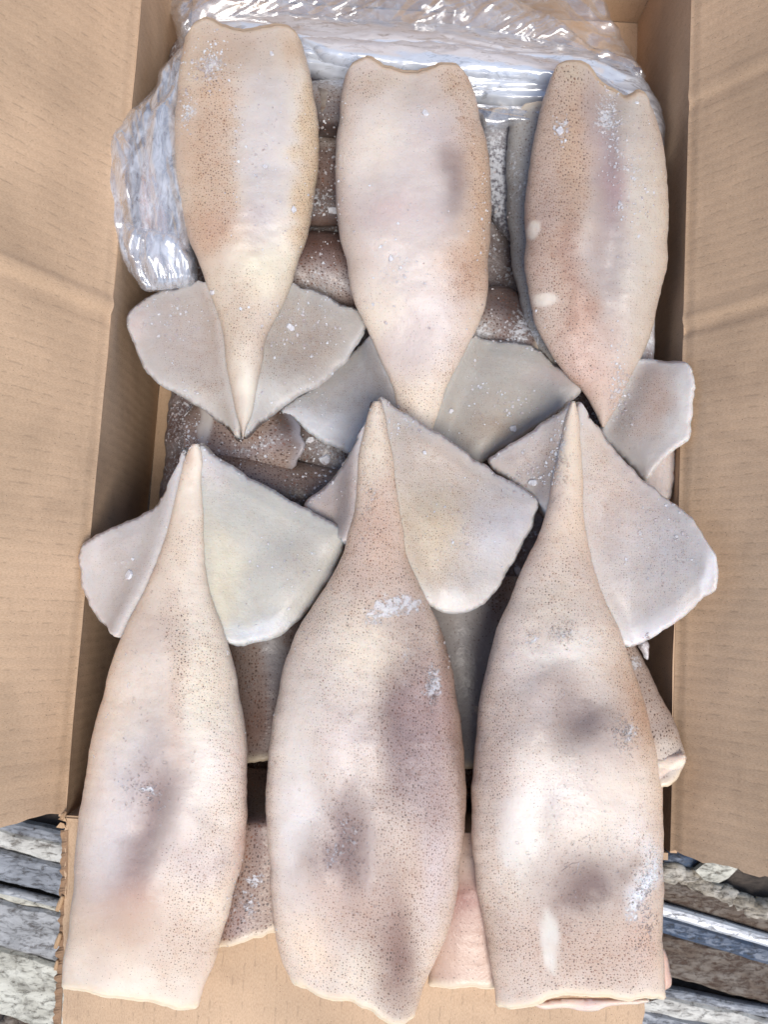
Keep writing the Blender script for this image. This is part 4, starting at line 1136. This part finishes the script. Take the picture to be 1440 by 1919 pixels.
br = squid('pale squid with two grey hollows and peeled white patch, right of the lower row',
           [(1071, 752), (1060, 778), (1046, 850), (1034, 920), (1010, 1000), (985, 1052), (960, 1110), (932, 1180), (911, 1260), (896, 1340), (887, 1430), (884, 1520), (886, 1600), (900, 1700), (919, 1800), (930, 1886)],
           [(1080, 752), (1089, 785), (1091, 850), (1093, 930), (1101, 1000), (1116, 1070), (1140, 1132), (1165, 1190), (1190, 1260), (1215, 1340), (1235, 1420), (1243, 1500), (1245, 1600), (1245, 1700), (1244, 1780), (1250, 1868)],
           [(930, 1886), (965, 1888), (1000, 1876), (1030, 1862), (1070, 1857), (1120, 1862), (1180, 1868), (1250, 1868)],
           [(0, .024), (.25, .024), (.55, .022), (.8, .018), (1, .008)], [(0, .005), (.12, .008), (.3, .015), (.55, .034), (.8, .030), (1, .012)],
           dict(base=(212, 196, 182), tints=[
               (1062, 1335, 70, 70, 0, 1, (132, 112, 106), 1), (1010, 1330, 40, 60, 0, 1, (206, 192, 184), .5), (1112, 1660, 72, 62, 0, 1, (116, 90, 84), 1), (1060, 1230, 80, 26, 0, 1, (236, 226, 212), .9), (970, 1560, 36, 80, 0, 2, (224, 217, 206), .95), (1110, 1500, 100, 34, -10, 1, (228, 212, 194), .9), (1020, 1480, 60, 40, 0, 1, (212, 200, 194), .6),
               (1080, 1780, 140, 60, 0, 1, (186, 158, 140), .8), (1030, 1765, 18, 62, -4, 4, (206, 198, 186), 1), (1190, 1330, 24, 70, -18, 1, (180, 140, 112), .7), (930, 1420, 26, 160, 0, 1, (196, 176, 166), .7), (1185, 1560, 40, 50, 0, 1, (226, 216, 208), .8), (1210, 1640, 26, 60, 10, 2, (222, 226, 232), .7), (1210, 1760, 30, 60, 0, 1, (196, 164, 148), .7),
               (1040, 1130, 60, 50, 0, 1, (204, 190, 172), .7), (1060, 1000, 36, 60, 0, 1, (214, 190, 164), .7), (1070, 850, 18, 80, 0, 1, (220, 200, 172), .8), (1000, 1010, 16, 20, 0, 1, (196, 140, 112), .6), (960, 1230, 36, 60, 0, 1, (206, 188, 178), .7), (960, 1750, 40, 60, 0, 1, (190, 168, 154), .7)],
                spot0=.5, spots=[(1080, 1790, 160, 90, 0, 2, 1.2, 1), (925, 1450, 40, 200, 0, 2, .95, .9), (1195, 1340, 30, 90, -18, 1, 1.0, 1), (970, 1560, 38, 82, 0, 3, 0, 1), (1030, 1765, 20, 64, -4, 4, 0, 1), (1110, 1500, 90, 40, -10, 1, .15, 1), (1050, 1110, 70, 80, 0, 1, .8, 1), (1060, 1230, 60, 26, 0, 1, .2, 1), (1070, 850, 16, 70, 0, 2, .25, .9), (1130, 1400, 60, 30, 0, 1, .2, .8), (940, 1700, 40, 100, 0, 1, .95, 1)],
                frosts=[(1170, 1370, 22, 30, 0, 1, .9, 1), (1208, 1660, 22, 80, 8, 1, .95, 1), (1010, 1190, 30, 20, 0, 1, .6, 1), (1060, 1190, 30, 16, 0, 1, .6, 1), (1050, 850, 12, 40, 8, 1, .7, 1)]), 6,
           [([(1070, 756), (1045, 775), (1000, 806), (955, 835), (915, 860), (930, 885), (965, 908), (1000, 940), (1030, 980), (1070, 960), (1084, 860)],
             [(916, 862, .004), (1070, 760, .016), (1030, 980, .010)],
             dict(base=(192, 180, 172), tints=[(980, 870, 50, 30, 0, 1, (178, 164, 158), .6)], spot0=.85, frosts=[(980, 890, 60, 30, 0, 1, .5, 1)]), .006),
            ([(1080, 754), (1108, 786), (1138, 824), (1172, 866), (1210, 902), (1250, 934), (1284, 960), (1310, 992), (1330, 1022), (1344, 1050), (1345, 1080), (1340, 1106), (1318, 1122), (1296, 1142), (1265, 1168), (1225, 1192), (1184, 1215), (1140, 1200), (1080, 1100), (1055, 960), (1066, 850)],
             [(1080, 756, .018), (1344, 1060, .050), (1184, 1212, .020), (1110, 1000, .018), (1250, 936, .030), (1265, 1168, .032)],
             dict(base=(198, 190, 184), tints=[(1170, 950, 60, 90, -20, 1, (212, 188, 172), .6), (1240, 1030, 60, 60, 0, 1, (188, 184, 186), .7), (1325, 1080, 16, 44, 10, 2, (232, 228, 228), .9), (1200, 1180, 50, 24, -25, 1, (226, 226, 230), .8), (1120, 840, 30, 60, -20, 1, (214, 196, 178), .7)], spot0=.6, spots=[(1320, 1080, 30, 50, 0, 1, .02, 1), (1200, 1170, 70, 40, -25, 1, .1, 1), (1140, 880, 40, 90, -30, 1, .9, 1)], frosts=[(1210, 1160, 50, 40, 0, 1, .4, 1)]), .010)],  # bluish-white lower edge has the skylight painted in
           dents=[(1070, 1335, 50, 54, 0, 1, -.008), (1105, 1665, 46, 46, 0, 1, -.008), (1040, 1560, 40, 60, 0, 1, .002), (1070, 1858, 50, 30, 0, 1, .002)])
plate(br, 'collar_lip', [(1000, 1882), (1040, 1872), (1100, 1870), (1170, 1872), (1235, 1872), (1200, 1882), (1150, 1885), (1112, 1896), (1060, 1890), (1020, 1892)], lambda p: np.full(len(p), -.004), M_FIN,
      dict(base=(226, 196, 176), tints=[(1110, 1884, 20, 12, 0, 1, (206, 184, 184), .8)], spot0=.2), .004, 6, 4., .8, .0005, 9)
plate(br, 'side_flap', [(1238, 1780), (1248, 1782), (1256, 1815), (1259, 1842), (1252, 1854), (1240, 1850)], lambda p: np.full(len(p), -.002), M_FIN, dict(base=(206, 164, 144), spot0=.3), .004, 5, 4., .8, .0004, 10)

# ------------------------------------------------------------------ loose ice
bpy.context.view_layer.update()
DG = bpy.context.evaluated_depsgraph_get()


def hit(p):
    """surface seen at a photo position"""
    d = Vector(((p[0] - 720) / F_PX, (959.5 - p[1]) / F_PX, -1))
    d = (ROT @ d).normalized()
    ok, loc, nrm, _, ob, _ = S.ray_cast(DG, Vector((0, 0, CAM_H)), d)
    return (loc, nrm, ob) if ok else None


def chunk(bm, loc, nrm, r, th, seed, stretch=1.0):
    rr = random.Random(seed)
    q = nrm.to_track_quat('Z', 'Y')
    a0 = rr.random() * 6.28
    n = rr.randint(5, 8)
    ring = []
    for k in range(n):
        a = a0 + k / n * 6.28 + rr.uniform(-.25, .25)
        ring.append((math.cos(a) * r * rr.uniform(.6, 1.1) * stretch, math.sin(a) * r * rr.uniform(.6, 1.1)))
    lo = [bm.verts.new(loc + q @ Vector((x, y, -.0003))) for x, y in ring]
    hi = [bm.verts.new(loc + q @ Vector((x * .82, y * .82, th * rr.uniform(.6, 1.2)))) for x, y in ring]
    bm.faces.new(hi)
    for k in range(n):
        bm.faces.new((lo[k], lo[(k + 1) % n], hi[(k + 1) % n], hi[k]))


FLK = [((545, 614), .0042, 'ice flake on the right fin of the upper left squid'),
       ((1074, 1626), .0052, 'clear ice flake on the lower half of the right lower squid'),
       ((733, 484), .0028, 'ice crumb low on the upper middle squid'),
       ((1054, 1302), .0030, 'ice flake above the upper grey hollow of the lower right squid'),
       ((963, 804), .0036, 'ice flake on the upper middle squid right fin, near its lower edge'),
       ((845, 770), .0022, 'ice crumb on upper middle fin close to the tail'),
       ((1000, 905), .0040, 'ice flake on the left fin of the lower right squid'),
       ((1050, 246), .0034, 'white ice flake high on the upper right squid'),
       ((497, 312), .0024, 'ice flake in the middle of the upper left squid'),
       ((550, 392), .0026, 'ice crumb at the right edge of the upper left squid'),
       ((510, 101), .0022, 'ice crumb near the collar of the upper left squid'),
       ((797, 212), .0026, 'ice crumb near the collar of the upper middle squid'),
       ((582, 825), .0042, 'white ice shard in the dark gap between the left fins'),
       ((610, 862), .0046, 'grey ice flake deep in the gap beside lower middle fin'),
       ((770, 1205), .0024, 'ice crumb high on the lower middle squid'),
       ((242, 1078), .0036, 'ice flake on the left fin of the lower left squid'),
       ((398, 548), .0034, 'ice flake where the upper left squid meets its left fin'),
       ((970, 1070), .0036, 'ice lump between lower middle fin and lower right squid'),
       ((796, 848), .0020, 'ice crumb on the right fin of the lower middle squid'),
       ((625, 395), .0040, 'ice flake in the dark gap between upper left and upper middle squid')]
made = []
for i, (p, r, lb) in enumerate(FLK):
    h = hit(p)
    if not h:
        continue
    bm = bmesh.new()
    chunk(bm, Vector((0, 0, 0)), h[1], r, .0012, i + 3, 1.25 if i % 2 else .8)
    me = bpy.data.meshes.new('ice_flake')
    bm.to_mesh(me)
    bm.free()
    me.materials.append(M_FLAKE)
    o = bpy.data.objects.new('ice_flake', me)
    o.location = h[0]
    COL.objects.link(o)
    tag(o, lb, 'ice', 'loose ice flakes on the squid')

CL = [(385, 120, 34, 40, 90), (350, 200, 12, 40, 30), (480, 300, 60, 150, 60), (1145, 215, 18, 60, 90), (1185, 340, 50, 120, 70), (1050, 246, 12, 26, 25), (740, 480, 80, 120, 40), (1165, 730, 26, 70, 60), (560, 620, 80, 50, 60), (320, 600, 60, 60, 50),
      (560, 745, 60, 40, 30), (1000, 890, 70, 40, 60), (940, 760, 90, 60, 50), (740, 790, 60, 30, 40), (810, 1290, 12, 40, 60), (770, 1230, 60, 60, 50), (640, 1580, 50, 80, 70), (1170, 1375, 20, 30, 60), (1208, 1670, 18, 90, 110), (270, 1480, 40, 40, 60),
      (1060, 1190, 70, 30, 50), (700, 920, 20, 80, 50), (1050, 850, 12, 50, 50), (450, 1690, 40, 60, 40), (620, 300, 30, 160, 120), (615, 520, 40, 60, 60), (930, 400, 30, 180, 130), (960, 620, 50, 40, 50), (600, 870, 50, 60, 90), (450, 840, 90, 40, 60), (345, 800, 24, 70, 80),
      (480, 1280, 40, 100, 30), (1100, 1600, 100, 150, 60), (680, 1400, 120, 250, 70), (300, 1300, 100, 200, 40), (1240, 1000, 70, 90, 40), (540, 1050, 80, 90, 30), (860, 1000, 80, 90, 30), (1215, 1215, 8, 20, 25)]
bm = bmesh.new()
k = 0
for (cx, cy, rx, ry, nn) in CL:
    for _ in range(int(nn * (1.1 if 550 < cx < 1000 and cy < 900 and rx < 55 else 2.0))):
        p = (random.gauss(cx, rx * .6), random.gauss(cy, ry * .6))
        h = hit(p)
        if not h or 'squid' not in (h[2].parent.name if h[2].parent else h[2].name) and h[2].name != 'frozen_block':
            continue
        k += 1
        chunk(bm, h[0], h[1], random.choice((.0003, .0004, .0004, .0005, .0006, .0008, .0012)), .0005, k, random.uniform(.7, 1.5))
me = bpy.data.meshes.new('frost_crumbs')
bm.to_mesh(me)
bm.free()
me.materials.append(M_FLAKE)
fr = bpy.data.objects.new('frost_crumbs', me)
COL.objects.link(fr)
tag(fr, 'fine white frost crumbs scattered over the squid', 'frost', None, 'stuff')


# ------------------------------------------------------------------ plastic bag
bag = thing('plastic_bag', 'crumpled clear plastic liner bag pushed to the back and left of the box', 'bag', at([(760, 90)], -.09)[0])


def film(name, poly, zf, bulge, rnd, mat, crump, dirn, seed, step=4., iso=1.0, ln=1.0):
    """thin crumpled sheet, draped over a bulge"""
    vp, tri, d = fill(np.array(poly, float), step, 2.0, seed)
    z = zf(vp)
    k = np.clip(d / rnd, 0, 1)
    z = z + bulge * np.sqrt(np.clip(1 - (1 - k) ** 2, 0, 1))
    a = math.radians(dirn)
    u = vp[:, 0] * math.cos(a) + vp[:, 1] * math.sin(a)
    v = -vp[:, 0] * math.sin(a) + vp[:, 1] * math.cos(a)
    v = v + vn(u / 120, v / 60, seed + 7) * 22
    rid = lambda x, y, s: 1 - 2 * np.abs(vn(x, y, s))
    c = rid(u / (190 * ln), v / 26, seed) * 1.0 + rid(u / (140 * ln), v / 12, seed + 1) * .5 + vn(u / (70 * ln), v / 6, seed + 4) * .10
    c += iso * (rid(u / 60, v / 44, seed + 2) * .7 + rid((u + v) / 44, (u - v) / 90, seed + 3) * .6)
    V = at(vp, z)
    V[:, 2] += c * crump * np.clip(d / 10, .15, 1)
    return mesh_obj(name, V, tri, mat, bag, True)


zc = lambda v: (lambda p: np.full(len(p), v))
# veil that runs up the back wall
film('film_sheet', [(322, -30), (480, -60), (720, -70), (960, -60), (1105, -30), (1150, 40), (1185, 105), (1205, 150), (1120, 130), (1000, 100), (860, 80), (680, 70), (520, 80), (400, 110), (348, 120), (330, 60)],
     lambda p: -.066 - .02 * np.clip((60 - p[:, 1]) / 100, -1, 1), .004, 30, M_FILM, .0056, 20, 101, iso=.7, ln=1.5)
film('film_sheet', [(335, 10), (470, -30), (700, -20), (900, -15), (1010, 20), (1080, 70), (1000, 90), (800, 66), (620, 60), (450, 60), (360, 90)],
     zc(-.058), .006, 30, M_FILM, .0056, -25, 131, iso=.5, ln=1.5)
# thick roll of gathered film across the back
film('film_roll', [(335, 90), (400, 40), (500, 22), (620, 32), (760, 42), (900, 50), (1010, 72), (1110, 96), (1180, 126), (1222, 166), (1241, 205), (1246, 232), (1240, 300), (1215, 300), (1180, 250), (1090, 214), (1000, 222), (930, 210), (860, 196), (720, 182), (600, 152), (470, 140), (350, 140)],
     zc(-.052), .026, 60, M_FILM2, .0022, 7, 107, iso=.15, ln=2.4)
film('film_roll', [(560, 66), (700, 70), (860, 78), (1000, 100), (1110, 130), (1190, 180), (1228, 226), (1160, 214), (1060, 176), (940, 160), (820, 150), (690, 140), (600, 118)],
     zc(-.036), .018, 40, M_FILM2, .0014, 9, 109, iso=.2, ln=2.4)
film('film_sheet', [(880, 196), (960, 200), (1040, 196), (1040, 262), (980, 236), (920, 244), (895, 232)], zc(-.022), .004, 20, M_FILM, .0015, 10, 113)
# pouch on the left
film('film_pouch', [(346, 92), (322, 106), (302, 130), (290, 166), (256, 196), (218, 238), (197, 285), (192, 330), (200, 390), (216, 450), (241, 505), (268, 542), (300, 548), (345, 534), (368, 528), (372, 500), (362, 420), (345, 300), (346, 180)],
     zplane([(346, 92, -.012), (205, 320, .004), (270, 540, -.016), (370, 520, -.022)]), .012, 50, M_FILM3, .0030, 82, 115, 3.4, iso=.35, ln=1.6)
film('film_pouch', [(342, 110), (312, 170), (280, 210), (268, 270), (272, 340), (284, 420), (300, 480), (322, 530), (352, 530), (364, 490), (356, 400), (342, 300), (340, 200)],
     zplane([(342, 110, -.002), (270, 300, .004), (320, 530, -.008), (362, 500, -.012)]), .012, 30, M_FILM3, .0026, 80, 119, 3.4, iso=.3, ln=1.6)
film('film_pouch', [(228, 420), (262, 425), (300, 430), (340, 440), (366, 500), (364, 534), (300, 545), (268, 540), (244, 500)],
     zplane([(228, 420, .004), (366, 500, -.008), (268, 540, -.006)]), .008, 30, M_FILM3, .0036, 88, 123, 3.2, iso=.6)
ws = plate(None, 'squid_fin', [(275, 290), (288, 305), (300, 350), (318, 420), (330, 500), (300, 505), (275, 470), (262, 410), (262, 350)], zc(-.012), M_FIN,
           dict(base=(224, 196, 186), tints=[(285, 330, 10, 50, -10, 1, (206, 150, 140), .7)], spot0=.02, frost0=.2), .008, 12, 5., 1, .0015, 40)
tag(ws, 'pinkish white squid fin showing through the plastic on the left', 'squid')
